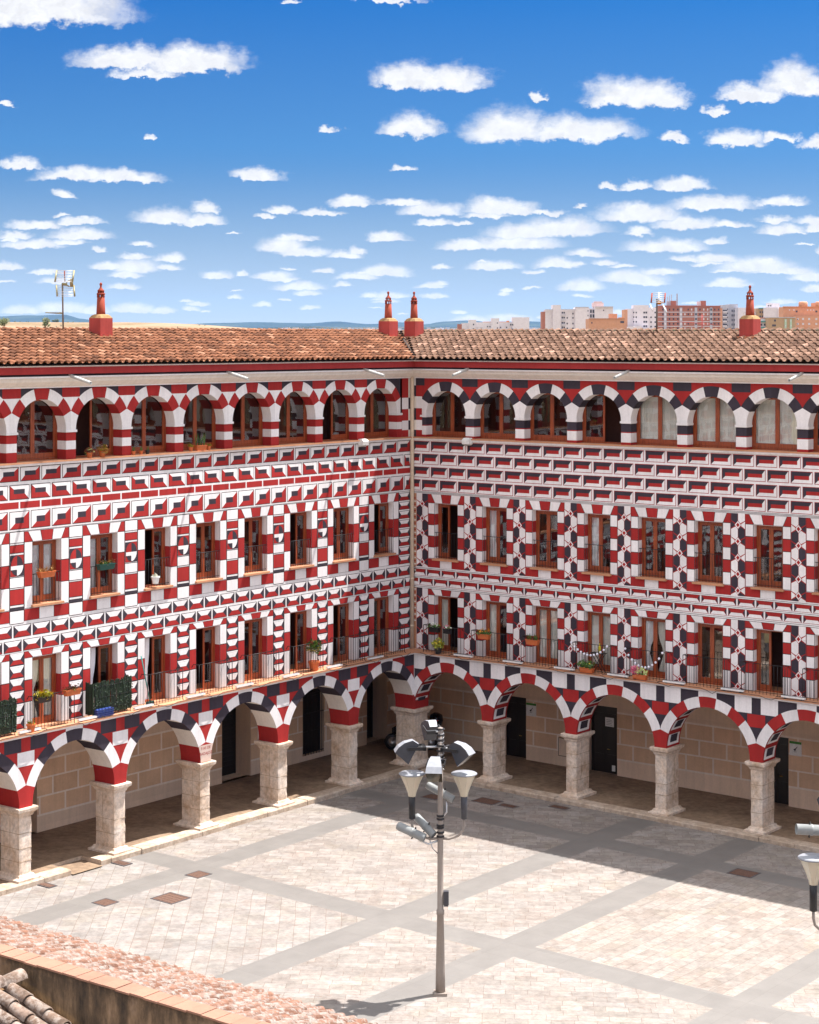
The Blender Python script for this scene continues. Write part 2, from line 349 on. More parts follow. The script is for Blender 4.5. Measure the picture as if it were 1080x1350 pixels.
TILE_R = tilem('brown_roof_tiles', [(0, (0.115, 0.062, 0.042)), (0.4, (0.172, 0.097, 0.066)), (0.9, (0.22, 0.128, 0.09)), (1, (0.42, 0.25, 0.185))])
TILE_O = tilem('lichened_old_tiles', [(0, (0.15, 0.075, 0.052)), (0.5, (0.25, 0.125, 0.085)), (1, (0.27, 0.17, 0.135))], lich=(0.26, 0.235, 0.215), dirt=0.5)
TILE_N = tilem('weathered_near_tiles', [(0, (0.17, 0.11, 0.08)), (0.5, (0.24, 0.165, 0.125)), (1, (0.28, 0.20, 0.16))], lich=(0.30, 0.25, 0.22), dirt=0.65)
MOSS = plain('mossy_ridge', (0.06, 0.055, 0.03), 0.95, var=0.4)
# ---------------------------------------------------------------- the two wings of the building
EPS = 0.003
WINGS = {}
def gz(b): return -0.013 * max(b, 0.0)                     # the square falls gently away from the left wing
class Wing: pass
def mkwing(side):
    g = Wing(); g.side = side
    if side == 'L':
        g.F, g.d, g.n = FL, dL, nL; g.c0, g.p, g.nb = 1.72, 2.372, 12; g.ho, g.hs = 0.57, 0.90
        g.ac0, g.ap = 1.90, 2.375; g.U1 = 31.2
        g.key0, g.kp, g.nk = 2.17, 3.87, 8; g.ri, g.re, g.zs = 1.68, 2.04, 2.33
    else:
        g.F, g.d, g.n = FR, dR, nR; g.c0, g.p, g.nb = 1.64, 2.242, 10; g.ho, g.hs = 0.54, 0.845
        g.ac0, g.ap = 1.62, 2.267; g.U1 = 23.2
        g.key0, g.kp, g.nk = 2.07, 3.67, 6; g.ri, g.re, g.zs = 1.60, 1.96, 2.30
    lab = {'L': 'sunlit left wing of the arcaded building with an orange tile roof and white painted piers',
           'R': 'shaded right wing of the arcaded building with a brown tile roof and diamond patterned strips'}[side]
    g.root = thing('arcaded_building', COR, lab, 'building')
    return g
def hull(g, u0, u1, z0, z1, ops, w=0.0):
    """rectangles of a wall with rectangular openings (ua, ub, za, zb)"""
    zs_ = sorted({z0, z1, *[o[2] for o in ops], *[o[3] for o in ops]}); zs_ = [z for z in zs_ if z0 <= z <= z1]; res = []
    for za, zb in zip(zs_[:-1], zs_[1:]):
        zm = (za + zb)/2; cur = u0
        for o in sorted([o for o in ops if o[2] < zm < o[3]]):
            if o[0] > cur: res.append((cur, o[0], za, zb))
            cur = max(cur, o[1])
        if cur < u1: res.append((cur, u1, za, zb))
    return res
def build_wing(g):
    F, side = g.F, g.side; Lw = side == 'L'
    mb = MB(F)
    def Q(u0, u1, z0, z1, k, m, w=0.0): mb.poly([(u0, w + EPS*k, z0), (u1, w + EPS*k, z0), (u1, w + EPS*k, z1), (u0, w + EPS*k, z1)], m)
    def PG(pts, k, m, w=0.0): mb.poly([(u, w + EPS*k, z) for u, z in pts], m)
    def cell(u0, u1, z0, z1):                               # image-left..right and top..bottom fractions -> (u, z)
        lo, hi = (u1, u0) if Lw else (u0, u1)
        return lambda x, y: (lo + (hi - lo)*x, z1 + (z0 - z1)*y)
    def shp(c, pts, k, m): PG([c(*p) for p in pts], k, m)
    def framed(u0, u1, z0, z1, k, line=LN, t=0.020):
        Q(u0, u1, z0, z1, k, line); return (u0 + t, u1 - t, z0 + t, z1 - t)
    def hip(u0, u1, z0, z1, top, bot, sid, k=1, xi=0.27, ym=0.5, line=LN):
        c = cell(*framed(u0, u1, z0, z1, k, line, 0.018))
        shp(c, [(0,0),(1,0),(1-xi,ym),(xi,ym)], k+1, top); shp(c, [(xi,ym),(1-xi,ym),(1,1),(0,1)], k+1, bot)
        shp(c, [(0,0),(xi,ym),(0,1)], k+1, sid); shp(c, [(1,0),(1,1),(1-xi,ym)], k+1, sid)
    UMIN = 0.07
    wc = [g.c0 + g.p*i for i in range(g.nb)]
    # openings
    up = (8.30, 10.22) if Lw else (8.06, 10.15)
    lo = (4.55, 6.69) if Lw else (4.55, 6.65)
    ops = [(c - g.ho, c + g.ho, *up) for c in wc] + [(c - g.ho, c + g.ho, *lo) for c in wc]
    for r in hull(g, 0.0, g.U1, 4.5, 12.66, ops): Q(*r, 0, W_)
    # ---- painted courses under the gallery
    def clampbox(u0, u1): return max(u0, UMIN), min(u1, g.U1)
    if Lw:
        T = 0.8404
        for (z0, z1, off, typ) in ((12.09, 12.53, 0.0, 1), (11.54, 11.99, 0.5, 2), (11.27, 11.47, 0.0, 3), (10.64, 11.19, 0.5, 4)):
            for k in range(-1, 38):
                u0, u1 = clampbox(0.08 + (k + off)*T + 0.03, 0.08 + (k + 1 + off)*T - 0.03)
                if u1 - u0 < 0.12: continue
                if typ == 3: Q(u0, u1, z0, z1, 1, R_); continue
                c = cell(*framed(u0, u1, z0, z1, 1))
                xa, xb, ya, yb = (0.27, 0.73, 0.33, 0.68) if typ == 4 else ((0.21, 0.80, 0.27, 0.62) if typ == 1 else (0.20, 0.78, 0.27, 0.62))
                if typ == 2:
                    shp(c, [(0,0),(1,0),(1,1),(xb,yb),(xb,ya),(xa,ya)], 2, W_); shp(c, [(0,0),(xa,ya),(xa,yb),(xb,yb),(1,1),(0,1)], 2, R_)
                else:
                    shp(c, [(0,0),(1,0),(xb,ya),(xa,ya),(xa,yb),(0,1)], 2, W_); shp(c, [(1,0),(1,1),(0,1),(xa,yb),(xb,yb),(xb,ya)], 2, R_)
                shp(c, [(xa,ya),(xb,ya),(xb,yb),(xa,yb)], 2, K_)
        Q(UMIN, g.U1, 10.575, 10.59, 1, LN)
        T = 0.7525
        for (z0, z1, off) in ((7.37, 7.74, 0.14), (6.94, 7.29, 0.64)):
            for k in range(-1, 42):
                u0, u1 = clampbox((k + off)*T + 0.03, (k + 1 + off)*T - 0.03)
                if u1 - u0 > 0.12: hip(u0, u1, z0, z1, W_, R_, K_)
    else:
        T = 0.8575
        for (z0, z1, off) in ((12.10, 12.50, 0.0), (11.61, 12.02, 0.5), (11.11, 11.52, 0.0), (10.61, 11.03, 0.5)):
            for k in range(-1, 27):
                u0, u1 = clampbox(0.03 + (k + off)*T + 0.032, 0.03 + (k + 1 + off)*T - 0.032)
                if u1 - u0 < 0.12: continue
                a = framed(u0, u1, z0, z1, 1, R_, 0.02); c = cell(*a)
                shp(c, [(0,0),(1,0),(.86,.36),(.15,.36),(.15,.70),(0,1)], 2, K_); shp(c, [(1,0),(1,1),(0,1),(.15,.70),(.86,.70),(.86,.36)], 2, W_)
                shp(c, [(.15,.36),(.86,.36),(.86,.70),(.15,.70)], 2, R_)
        for z in (10.57, 10.53): Q(UMIN, g.U1, z - 0.008, z + 0.008, 1, LN)
        T = 0.696
        Q(UMIN, g.U1, 6.90, 7.70, 1, R_)
        for z0, z1 in ((7.62, 7.70), (7.27, 7.36), (6.90, 7.00)):
            Q(UMIN, g.U1, z0, z1, 2, W_); Q(UMIN, g.U1, (z0+z1)/2 - 0.007, (z0+z1)/2 + 0.007, 3, LN); Q(UMIN, g.U1, z0 - 0.012, z0, 2, LN)
        for (z0, z1, off) in ((7.37, 7.61, 0.02), (7.01, 7.258, 0.5)):
            for k in range(-1, 34):
                u0, u1 = clampbox((k + off)*T, (k + 1 + off)*T)
                if u1 - u0 < 0.12: continue
                c = cell(u0, u1, z0, z1)
                shp(c, [(.05,.5),(.17,.28),(.17,.72)], 2, K_); shp(c, [(.05,0),(.17,.42),(.05,1)], 2, K_); shp(c, [(.95,0),(.83,.42),(.95,1)], 2, K_)
                shp(c, [(.20,.52),(.80,.52),(.93,.98),(.07,.98)], 3, W_); Q(u0, u0 + 0.03, z0, z1, 3, W_); Q(u1 - 0.03, u1, z0, z1, 3, W_)
    # ---- window surrounds
    def lintel(c0, z0, z1):
        q = cell(c0 - g.hs, c0 + g.hs, z0, z1); Q(c0 - g.hs, c0 + g.hs, z0 - 0.01, z1 + 0.01, 1, LN)
        tops = [0, .085, .36, .645, .915, 1]; bots = [0, .19, .40, .62, .83, 1]
        for i in range(5):
            d = 0.006
            shp(q, [(tops[i] + d, 0), (tops[i+1] - d, 0), (bots[i+1] - d, 1), (bots[i] + d, 1)], 2, (R_, W_)[i % 2])
    def quoins(c0, zl):
        for sgn in (-1, 1):
            a, b = (c0 - g.hs, c0 - g.ho) if sgn < 0 else (c0 + g.ho, c0 + g.hs)
            Q(a, b, zl[-1], zl[0], 1, LN)
            for i in range(len(zl) - 1): Q(a + 0.015, b - 0.015, zl[i+1] + 0.012, zl[i] - 0.012, 2, (W_, R_)[i % 2])
            e = c0 + sgn*g.ho
            for i in range(len(zl) - 1): mb.poly([(e, 0, zl[i+1]), (e, 0, zl[i]), (e, -0.24, zl[i]), (e, -0.24, zl[i+1])], (W_, R_)[i % 2])
    def flutes(a, b, z0, z1):
        n = 4
        for i in range(n):
            u = a + (b - a)*(i + 0.7)/(n + 0.4); Q(u - 0.012, u + 0.012, z0, z1, 3, GY)
    def roundel(a, b, z0, z1):
        q = cell(a, b, z0, z1); Q(a, b, z0, z1, 2, LN)
        bg = [(0, 0, K_), (1, 0, R_), (0, 1, R_), (1, 1, K_)]
        for x, y, m in bg: shp(q, [(x*.5+.012, y*.5+.012), (x*.5+.49, y*.5+.012), (x*.5+.49, y*.5+.49), (x*.5+.012, y*.5+.49)], 3, m)
        for s0, m in ((180, R_), (270, K_), (90, K_), (0, W_)):
            pts = [(0.5, 0.5)] + [(0.5 + 0.46*math.cos(rad(s0 + t)), 0.5 + 0.46*math.sin(rad(s0 + t))) for t in range(0, 91, 15)]
            shp(q, pts, 4, m)
        shp(q, [(.04,.5),(.5,.5),(.5,.68),(.04,.68)], 5, W_)
    def diamonds(a, b, zb, zt, zd0, dz, flip):
        m_ = (a + b)/2; hw = (b - a)/2; Q(a, b, zb, zt, 1, R_); a += 0.012; b -= 0.012; zc = []
        z = zd0
        while z > zb - dz: zc.append(z); z -= dz
        zc = [zd0 + dz] + zc
        for i in range(len(zc) - 1):
            top, bot = zc[i], zc[i+1]; kl = (i + flip) % 2
            for sg in (0, 1):
                mt = K_ if (sg ^ kl) else W_; mo = W_ if mt == K_ else K_
                e0 = a if sg == 0 else b; s_ = 1 if sg == 0 else -1
                hx = hw - 0.02; h = 0.15
                def cl(P): return [(u, min(max(z_, zb), zt)) for u, z_ in P]
                PG(cl([(m_ - s_*0.006, top - 0.015), (m_ - s_*0.006, bot + 0.015), (e0 + s_*0.004, bot + h), (e0 + s_*0.004, top - h)]), 2, mt)
                t2 = min(zt, top); b2 = max(zb, bot)
                if t2 - (top - 0.125) > 0.03: PG(cl([(e0, top), (e0 + s_*hx*0.74, top), (e0, top - 0.125)]), 2, mo)
                if bot + 0.125 > zb + 0.03: PG(cl([(e0, bot), (e0 + s_*hx*0.74, bot), (e0, bot + 0.125)]), 2, mt)
        for z in zc:
            if zb + 0.05 < z < zt - 0.1:
                for r, k, m in ((0.135, 3, R_), (0.115, 4, W_), (0.07, 5, R_)): PG([(m_ - r, z), (m_, z + r*1.15), (m_ + r, z), (m_, z - r*1.15)], k, m)
    for i, c in enumerate(wc):
        nxt0, nxt1 = c + g.hs, (wc[i+1] - g.hs if i + 1 < g.nb else g.U1)
        if Lw:
            lintel(c, 10.24, 10.55); quoins(c, [10.235, 9.57, 8.89, 8.215])
            Q(c - g.hs, c + g.hs, 7.84, 8.20, 1, LN)
            for a, b, m in ((0, .34, R_), (.34, .67, W_), (.67, 1, R_)): Q(c - g.hs + 2*g.hs*a + .01, c - g.hs + 2*g.hs*b - .01, 7.85, 8.19, 2, m)
            lintel(c, 6.71, 6.90); quoins(c, [6.705, 6.03, 5.37, 4.56])
            for sg in (-1, 1): flutes(*((c - g.hs, c - g.ho) if sg < 0 else (c + g.ho, c + g.hs)), 4.58, 5.34)
            for a, b in [(nxt0, nxt1)] + ([(0.12, c - g.hs)] if i == 0 else []):
                corner = i == 0 and a < 0.2
                Q(a, a + 0.02, 7.8, 10.57, 1, LN); Q(b - 0.02, b, 7.8, 10.57, 1, LN); a2, b2 = a + 0.02, b - 0.02
                if not corner:
                    for z0, z1, m in ((10.24, 10.56, W_), (9.94, 10.16, R_), (8.89, 9.18, W_), (8.37, 8.82, R_), (8.20, 8.27, K_), (7.80, 8.17, W_)):
                        Q(a2, b2, z0 - 0.02, z1 + 0.02, 1, LN); Q(a2, b2, z0, z1, 2, m)
                    roundel(a2 + 0.005, b2 - 0.005, 9.22, 9.87)
                else:
                    for k in range(8): hip(a2, b2, 7.82 + k*0.345, 7.82 + k*0.345 + 0.30, W_, R_, K_, 1, 0.2)
                Q(a, a2, 4.56, 6.92, 1, LN); Q(b2, b, 4.56, 6.92, 1, LN)
                for k in range(6):
                    z1 = 6.91 - k*0.388; z0 = z1 - 0.388
                    Q(a2, b2, z0, z1, 1, K_); q = cell(a2, b2, z0 + 0.03, z1 - 0.05)
                    shp(q, [(0,0),(1,0),(.76,.54),(.24,.54)], 2, W_); shp(q, [(.24,.57),(.76,.57),(1,1),(0,1)], 2, R_); Q(a2, b2, z1 - 0.05, z1 - 0.01, 2, W_); Q(a2, b2, z1 - 0.056, z1 - 0.05, 2, LN)
        else:
            lintel(c, 10.17, 10.49); quoins(c, [10.16, 9.745, 9.325, 8.905, 8.48, 8.055])
            Q(c - g.hs, c + g.hs, 7.71, 8.045, 1, LN)
            for a, b, m in ((0, .33, R_), (.33, .66, W_), (.66, 1, R_)): Q(c - g.hs + 2*g.hs*a + .008, c - g.hs + 2*g.hs*b - .008, 7.715, 8.04, 2, m)
            lintel(c, 6.67, 6.885); quoins(c, [6.66, 6.295, 5.92, 5.54, 5.15, 4.56])
            for sg in (-1, 1): flutes(*((c - g.hs, c - g.ho) if sg < 0 else (c + g.ho, c + g.hs)), 4.58, 5.13)
            for a, b in [(nxt0, nxt1)] + ([(0.23, c - g.hs)] if i == 0 else []):
                diamonds(a, b, 7.71, 10.50, 10.11, 0.555, i % 2); diamonds(a, b, 4.56, 6.89, 6.46, 0.605, (i + 1) % 2)
    # heads of the openings
    for (ua, ub, za, zb) in ops:
        mb.poly([(ua, 0, zb), (ub, 0, zb), (ub, -0.24, zb), (ua, -0.24, zb)], W_)
        if za > 5: mb.box(ua - 0.06, ub + 0.06, -0.24, 0.10, za - 0.07, za, TE)
    # ---- gallery arches
    hp = g.ap/2; ri, re, zs, zt, z0 = 0.985, 1.325, 13.58, 14.90, 12.66
    if not Lw: ri, re, zs = 0.935, 1.29, 13.50
    PAL = {'key': R_, 'a': W_, 'b': R_, 'c': W_} if Lw else {'key': K_, 'a': W_, 'b': K_, 'c': W_}
    th0 = math.degrees(math.acos(hp/re))
    bnd = [0, th0, 49, 76, 90]; cl_ = [PAL['c'], PAL['b'], PAL['a'], PAL['key']]
    def arches(list_c, hp, ri, re, zs, zt, bnd, cols, w, depth, base, incols, umin):
        for c in list_c:
            for sg in (-1, 1):
                lim = min(hp, c - umin) if sg < 0 else hp
                fill = [(c + sg*min(ri*math.cos(rad(t)), lim), w, zs + ri*math.sin(rad(t))) for t in range(90, -1, -6)]
                if lim > ri + 1e-4: fill.append((c + sg*lim, w, zs))
                fill = [q for i_, q in enumerate(fill) if i_ == 0 or (Vector(q) - Vector(fill[i_-1])).length > 1e-4]
                mb.poly(fill + [(c + sg*lim, w, zt), (c, w, zt)], base)
                for k in range(len(cols)):
                    a, b = bnd[k], bnd[k+1]; n = max(2, int((b - a)/4)); th = [a + (b - a)*j/n for j in range(n + 1)]
                    inner = [(min(ri*math.cos(rad(t)), lim), zs + ri*math.sin(rad(t))) for t in th]
                    outer = []
                    for t in th:
                        r = re
                        if math.cos(rad(t)) > 1e-6: r = min(r, lim/math.cos(rad(t)))
                        if math.sin(rad(t)) > 1e-6: r = min(r, (zt - zs)/math.sin(rad(t)))
                        outer.append((r*math.cos(rad(t)), zs + r*math.sin(rad(t))))
                    ring_ = [(c + sg*x, w + 2*EPS, z) for x, z in inner + outer[::-1]]
                    ring_ = [q for i_, q in enumerate(ring_) if (Vector(q) - Vector(ring_[i_-1])).length > 1e-4]
                    mb.poly(ring_, cols[k])
                    mb.grid([[(c + sg*x, w + 2*EPS, z) for x, z in inner], [(c + sg*x, w - depth, z) for x, z in inner]], incols[k], False)
    ac = [g.ac0 + g.ap*i for i in range(g.nb)]
    bgc = K_ if Lw else R_
    arches(ac, hp, ri, re, zs, zt, bnd, cl_, 0.0, 0.40, bgc, cl_, 0.40)
    Q(0.0, 0.42, z0, zt, 0, W_); Q(ac[-1] + hp + 0.2, g.U1, z0, zt, 0, W_) if ac[-1] + hp < g.U1 else None
    # spandrel figures and pier stripes
    stripes = [(13.50, 13.58, W_), (13.24, 13.50, R_), (12.97, 13.24, W_), (12.66, 12.97, R_)] if Lw else [(13.41, 13.50, W_), (13.12, 13.41, K_), (13.085, 13.12, R_), (12.75, 13.085, W_), (12.66, 12.75, R_)]
    for i in range(g.nb + 1):
        pc = ac[0] - hp + g.ap*i
        a, b = pc - (hp - ri), pc + (hp - ri)
        if i == 0: a = b - (0.30 if Lw else 0.26)
        if i == g.nb: b = min(b, g.U1)
        if i > 0:
            Q(pc - 0.36, min(pc + 0.36, g.U1), 14.60, zt, 1, R_ if Lw else K_)
            zz = [14.60 - (14.60 - (zs + math.sqrt(re*re - hp*hp)))*k/8 for k in range(9)]
            xs = [max(0.0, hp - math.sqrt(max(0, re*re - (z - zs)**2))) for z in zz]
            PG([(pc - x, z) for x, z in zip(xs, zz)] + [(min(pc + x, g.U1), z) for x, z in list(zip(xs, zz))[-2::-1]], 1, W_ if Lw else R_)
        for (za, zb, m) in stripes:
            Q(a, b, za, zb, 0, m)
            for e in (a, b):
                if (i == 0 and e == a) or (i == g.nb and e == b): continue
                mb.poly([(e, 0, za), (e, 0, zb), (e, -0.40, zb), (e, -0.40, za)], m)
        mb.box(a - (0.03 if i else 0), b + 0.03, -0.38, 0.035, zs - 0.075, zs - 0.003, W_)
        if i == 0:                                          # chequered quoin beside the downpipe
            m0 = [R_, W_, R_, W_, R_]; zq = [14.90, 14.15, 13.72, 13.28, 12.92, 12.66]
            if not Lw: zq = [14.62, 14.20, 13.75, 13.30, 12.92, 12.66]; Q(0.20, 0.62, 14.62, 14.90, 2, K_)
            for k in range(5): Q(0.22, max(a, 0.5), zq[k+1], zq[k], 2, m0[k]); Q(0.07, 0.22, zq[k+1], zq[k], 2, [K_, CR][k % 2] if not Lw else [CR, K_][k % 2])
    # decorated strip beside the pipe on the right wing
    if not Lw:
        Q(0.07, 0.22, 4.56, 10.5, 1, TE)
        for k in range(40): Q(0.09, 0.20, 5.6 + k*0.12, 5.6 + k*0.12 + 0.055, 2, R_ if k % 2 else CR)
    mb.build('painted_wall', PAINTS, g.root)
    # ---- arcade front
    mb = MB(F)
    W0 = 0.50; kc = [g.key0 + g.kp*i for i in range(g.nk)]; hp = g.kp/2; zt = 4.44
    colsA = [R_, W_, K_, W_, K_] if Lw else [R_, W_, R_, W_, R_]
    incl = [R_, CR, K_, CR, K_] if Lw else [R_, R_, R_, R_, R_]
    bnd = [0, 19, 43, 62, 80, 90]
    g.U1A = kc[-1] + hp
    arches(kc, hp, g.ri, g.re, g.zs, zt, bnd, colsA, W0, 0.90, R_ if Lw else K_, incl, W0)
    for i in range(g.nk + 1):
        pc = kc[0] - hp + g.kp*i; lo_ = lambda u: max(u, W0)
        def q2(a, b, z0_, z1_, m):
            a, b = max(a, W0), min(b, g.U1A)
            if b - a > 0.02: Q(a, b, z0_, z1_, 1, m, W0)
        if Lw:
            q2(pc - 0.84, pc - 0.18, 4.02, zt, K_); q2(pc + 0.18, pc + 0.84, 4.02, zt, K_)
            if pc > W0: q2(pc - 0.33, pc + 0.33, 3.57, 4.0, W_)
        else:
            q2(pc - 0.80, pc - 0.17, 3.90, zt, W_); q2(pc + 0.17, pc + 0.80, 3.90, zt, W_)
            if pc > W0: q2(pc - 0.33, pc + 0.33, 3.45, 3.88, R_)
        q2(pc + hp - 0.35, pc + hp + 0.35, 4.10, zt, W_)
        if Lw: q2(pc + 0.84, pc + 0.86, 4.02, zt, K_)
        if i == 0: Q(W0, W0 + 0.02, 3.2, zt, 3, W_, W0)
    if not Lw:                                             # dark panels edged in white on the soffits
        for c in kc:
            for sg in (-1,):
                for a, b in ((3, 17), (23, 38), (44, 58), (64, 78)):
                    for (pa, pb, wa, wb, m, k) in ((a, b, 0.06, 0.80, W_, 0.012), (a + 3.2, b - 0.5, 0.20, 0.66, K_, 0.018)):
                        n = 4; r = g.ri - k
                        for j in range(n):
                            t0, t1 = pa + (pb - pa)*j/n, pa + (pb - pa)*(j + 1)/n
                            def X(t): return c + sg*r*math.cos(rad(t))
                            if X(t0) < W0 + 0.01: continue
                            mb.poly([(X(t0), W0 - wa, g.zs + r*math.sin(rad(t0))), (X(t1), W0 - wa, g.zs + r*math.sin(rad(t1))), (X(t1), W0 - wb, g.zs + r*math.sin(rad(t1))), (X(t0), W0 - wb, g.zs + r*math.sin(rad(t0)))], m)
    mb.build('arcade_wall', PAINTS, g.root)
    # ---- mouldings, extruded and mitred at the corner
    def extrude(name, prof, mats_, segm, par=None, u1=None):
        m2 = MB(F); u1 = u1 or g.U1
        for k in range(len(prof) - 1):
            (wa, za), (wb, zb) = prof[k], prof[k+1]
            n = 10
            A = lambda w, t: w + (u1 - w)*t
            m2.grid([[(A(wa, j/n), wa, za) for j in range(n + 1)], [(A(wb, j/n), wb, zb) for j in range(n + 1)]], segm[k], False)
        m2.poly([(u1, w, z) for w, z in prof], segm[0])
        return m2.build(name, mats_, par or g.root)
    extrude('cornice', [(0.0, 15.60), (0.48, 15.60), (0.48, 15.565), (0.46, 15.55), (0.46, 15.335), (0.34, 15.325), (0.34, 15.265), (0.40, 15.265), (0.40, 15.215), (0.33, 15.20), (0.30, 15.10), (0.16, 14.98), (0.08, 14.935), (0.08, 14.905), (0.0, 14.90)],
            [FASCIA, CREAM, DARK, WHITE], [2, 3, 3, 0, 0, 2, 2, 3, 3, 1, 1, 1, 3, 3])
    extrude('gallery_ledge', [(-1.2, 12.662), (0.13, 12.662), (0.13, 12.615), (0.09, 12.60), (0.09, 12.555), (0.0, 12.54)], [TERRA, WHITE], [0, 0, 1, 1, 1])
    extrude('balcony_slab', [(-1.2, 4.552), (0.66, 4.552), (0.66, 4.515), (0.63, 4.505), (0.61, 4.475), (0.57, 4.465), (0.55, 4.44), (0.50, 4.435)], [TERRA, WHITE], [0, 0, 1, 1, 1, 1, 1])
    # ---- rooms, back walls
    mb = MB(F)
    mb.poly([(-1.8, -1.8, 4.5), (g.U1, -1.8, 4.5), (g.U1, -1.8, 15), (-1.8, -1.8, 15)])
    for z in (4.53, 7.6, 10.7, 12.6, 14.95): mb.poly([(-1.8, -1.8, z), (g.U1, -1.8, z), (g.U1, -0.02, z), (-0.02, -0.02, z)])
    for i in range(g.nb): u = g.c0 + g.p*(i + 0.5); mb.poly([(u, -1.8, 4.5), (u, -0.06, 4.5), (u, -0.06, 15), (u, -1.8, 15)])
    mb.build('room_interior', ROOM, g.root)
    mb = MB(F)
    mb.poly([(-7.5, -7.5, -1), (g.U1, -7.5, -1), (g.U1, -7.5, 15.7), (-7.5, -7.5, 15.7)]); mb.poly([(g.U1, -7.5, -1), (g.U1, -3.4, -1), (g.U1, -3.4, 15.7), (g.U1, -7.5, 15.7)])
    mb.poly([(g.U1, -3.4, 4.5), (g.U1, 0, 4.5), (g.U1, 0, 15.6), (g.U1, -3.4, 15.6)])
    mb.build('rear_wall', CREAM, g.root)
    # ---- arcade back wall painted as ashlar, with its doors
    BEI = BACKM
    bz0 = 0.15 if Lw else -0.12
    dops = {'L': [(15.75, 16.75, bz0, 2.55), (5.40, 6.95, bz0, 2.95), (1.20, 2.46, 0.35, 2.85), (-2.75, -1.45, bz0, 2.75)], 'R': [(1.92, 2.98, bz0, 2.46), (5.85, 7.10, bz0, 2.57), (13.10, 14.15, bz0, 2.35)]}[side]
    mb = MB(F); w = -3.4
    for r in hull(g, -3.4, g.U1A, -0.5, 4.3, dops): mb.poly([(r[0], w, r[2]), (r[1], w, r[2]), (r[1], w, r[3]), (r[0], w, r[3])], 1)
    rows = [(0.66, 1.22), (1.24, 1.80), (1.82, 2.37)] if not Lw else [(0.72, 1.30), (1.32, 1.90), (1.92, 2.50)]
    def strip(u0, u1, z0, z1, m, k=1):
        for r in hull(g, u0, u1, z0, z1, [o for o in dops if o[1] > u0 and o[0] < u1]): mb.poly([(r[0], w + EPS*k, r[2]), (r[1], w + EPS*k, r[2]), (r[1], w + EPS*k, r[3]), (r[0], w + EPS*k, r[3])], m)
    strip(-3.4, g.U1A, rows[0][0] - 0.05, rows[-1][1] + 0.05, 2)
    for j, (z0, z1) in enumerate(rows):
        u = -3.4 + (0.55 if j % 2 else 0)
        while u < g.U1A: strip(max(u + 0.035, -3.4), min(u + 1.085, g.U1A), z0 + 0.018, z1 - 0.018, 0, 2); u += 1.12
    for (ua, ub, za, zb) in dops:
        rv = 0.85 if Lw and za < 0.2 else 0.3               # the old doorways sit deep in the wall
        for e in (ua, ub): mb.poly([(e, w, za), (e, w, zb), (e, w - rv, zb), (e, w - rv, za)], 1)
        mb.poly([(ua, w, zb), (ub, w, zb), (ub, w - rv, zb), (ua, w - rv, zb)], 1); mb.poly([(ua, w, za), (ub, w, za), (ub, w - rv, za), (ua, w - rv, za)], 1)
    mb.build('arcade_back_wall', [ASHLAR, BEI, JOINT], g.root)
    mb = MB(F); mb.poly([(-3.4, -3.4, 4.25), (g.U1A, -3.4, 4.25), (g.U1A, 0.45, 4.25), (0.45, 0.45, 4.25)]); mb.build('arcade_ceiling', BEI, g.root)
    for k, (ua, ub, za, zb) in enumerate(dops):
        mb = MB(F); wd = w - (0.78 if Lw and za < 0.2 else 0.22)
        glazed = Lw and k == 2
        dm = [DOORM, IRON, GLASS]
        mb.box(ua, ua + 0.07, wd - 0.05, wd + 0.03, za, zb, 0); mb.box(ub - 0.07, ub, wd - 0.05, wd + 0.03, za, zb, 0); mb.box(ua + 0.07, ub - 0.07, wd - 0.05, wd + 0.03, zb - 0.08, zb, 0)
        um = (ua + ub)/2
        for a, b in ((ua + 0.07, um - 0.005), (um + 0.005, ub - 0.07)):
            mb.box(a, b, wd - 0.04, wd, za, zb - 0.08, 0)
            if Lw and k in (1,):
                for j in range(14): z = za + 0.25 + j*0.17; mb.box(a + 0.08, b - 0.08, wd, wd + 0.02, z, z + 0.10, 1)
            else:
                for z0, z1 in ((za + 0.15, za + 0.85), (za + 1.0, zb - 0.3)): mb.box(a + 0.08, b - 0.08, wd, wd + 0.015, z0, z1, 0)
        if glazed:
            for j in range(7): u = ua + 0.15 + j*(ub - ua - 0.3)/6; mb.tube([(u, w + 0.02, za), (u, w + 0.02, zb - 0.1)], 0.012, 5, 1)
            for z in (za + 0.1, zb - 0.9, zb - 0.15): mb.box(ua + 0.05, ub - 0.05, w + 0.005, w + 0.035, z - 0.015, z + 0.015, 1)
        dr = mb.build('window' if glazed else 'door', dm, g.root)
        if not glazed:
            h = MB(F); h.tube([(um + 0.10, wd, za + 1.05), (um + 0.10, wd + 0.07, za + 1.05), (um + 0.22, wd + 0.07, za + 1.05)], 0.012, 6); h.build('handle', BRASS, dr)
        if not Lw and k == 1:
            h = MB(F); h.box(um - 0.02, um + 0.36, wd + 0.016, wd + 0.022, 1.78, 2.12); nt = h.build('notice', PAPER, dr)
            h = MB(F)
            for j in range(4): h.box(um + 0.03, um + 0.30 - 0.04*(j % 2), wd + 0.0225, wd + 0.0235, 1.84 + j*0.06, 1.855 + j*0.06)
            h.build('notice_print', GREYM, dr)
            h = MB(F); h.box(um + 0.28, um + 0.42, wd + 0.016, wd + 0.03, 0.12, 0.34); h.build('paper', PAPER, dr)
    # ---- stone piers
    pcs = [('corner', None)] + [('pier', kc[0] - hp + g.kp*i) for i in range(1, g.nk + 1)]
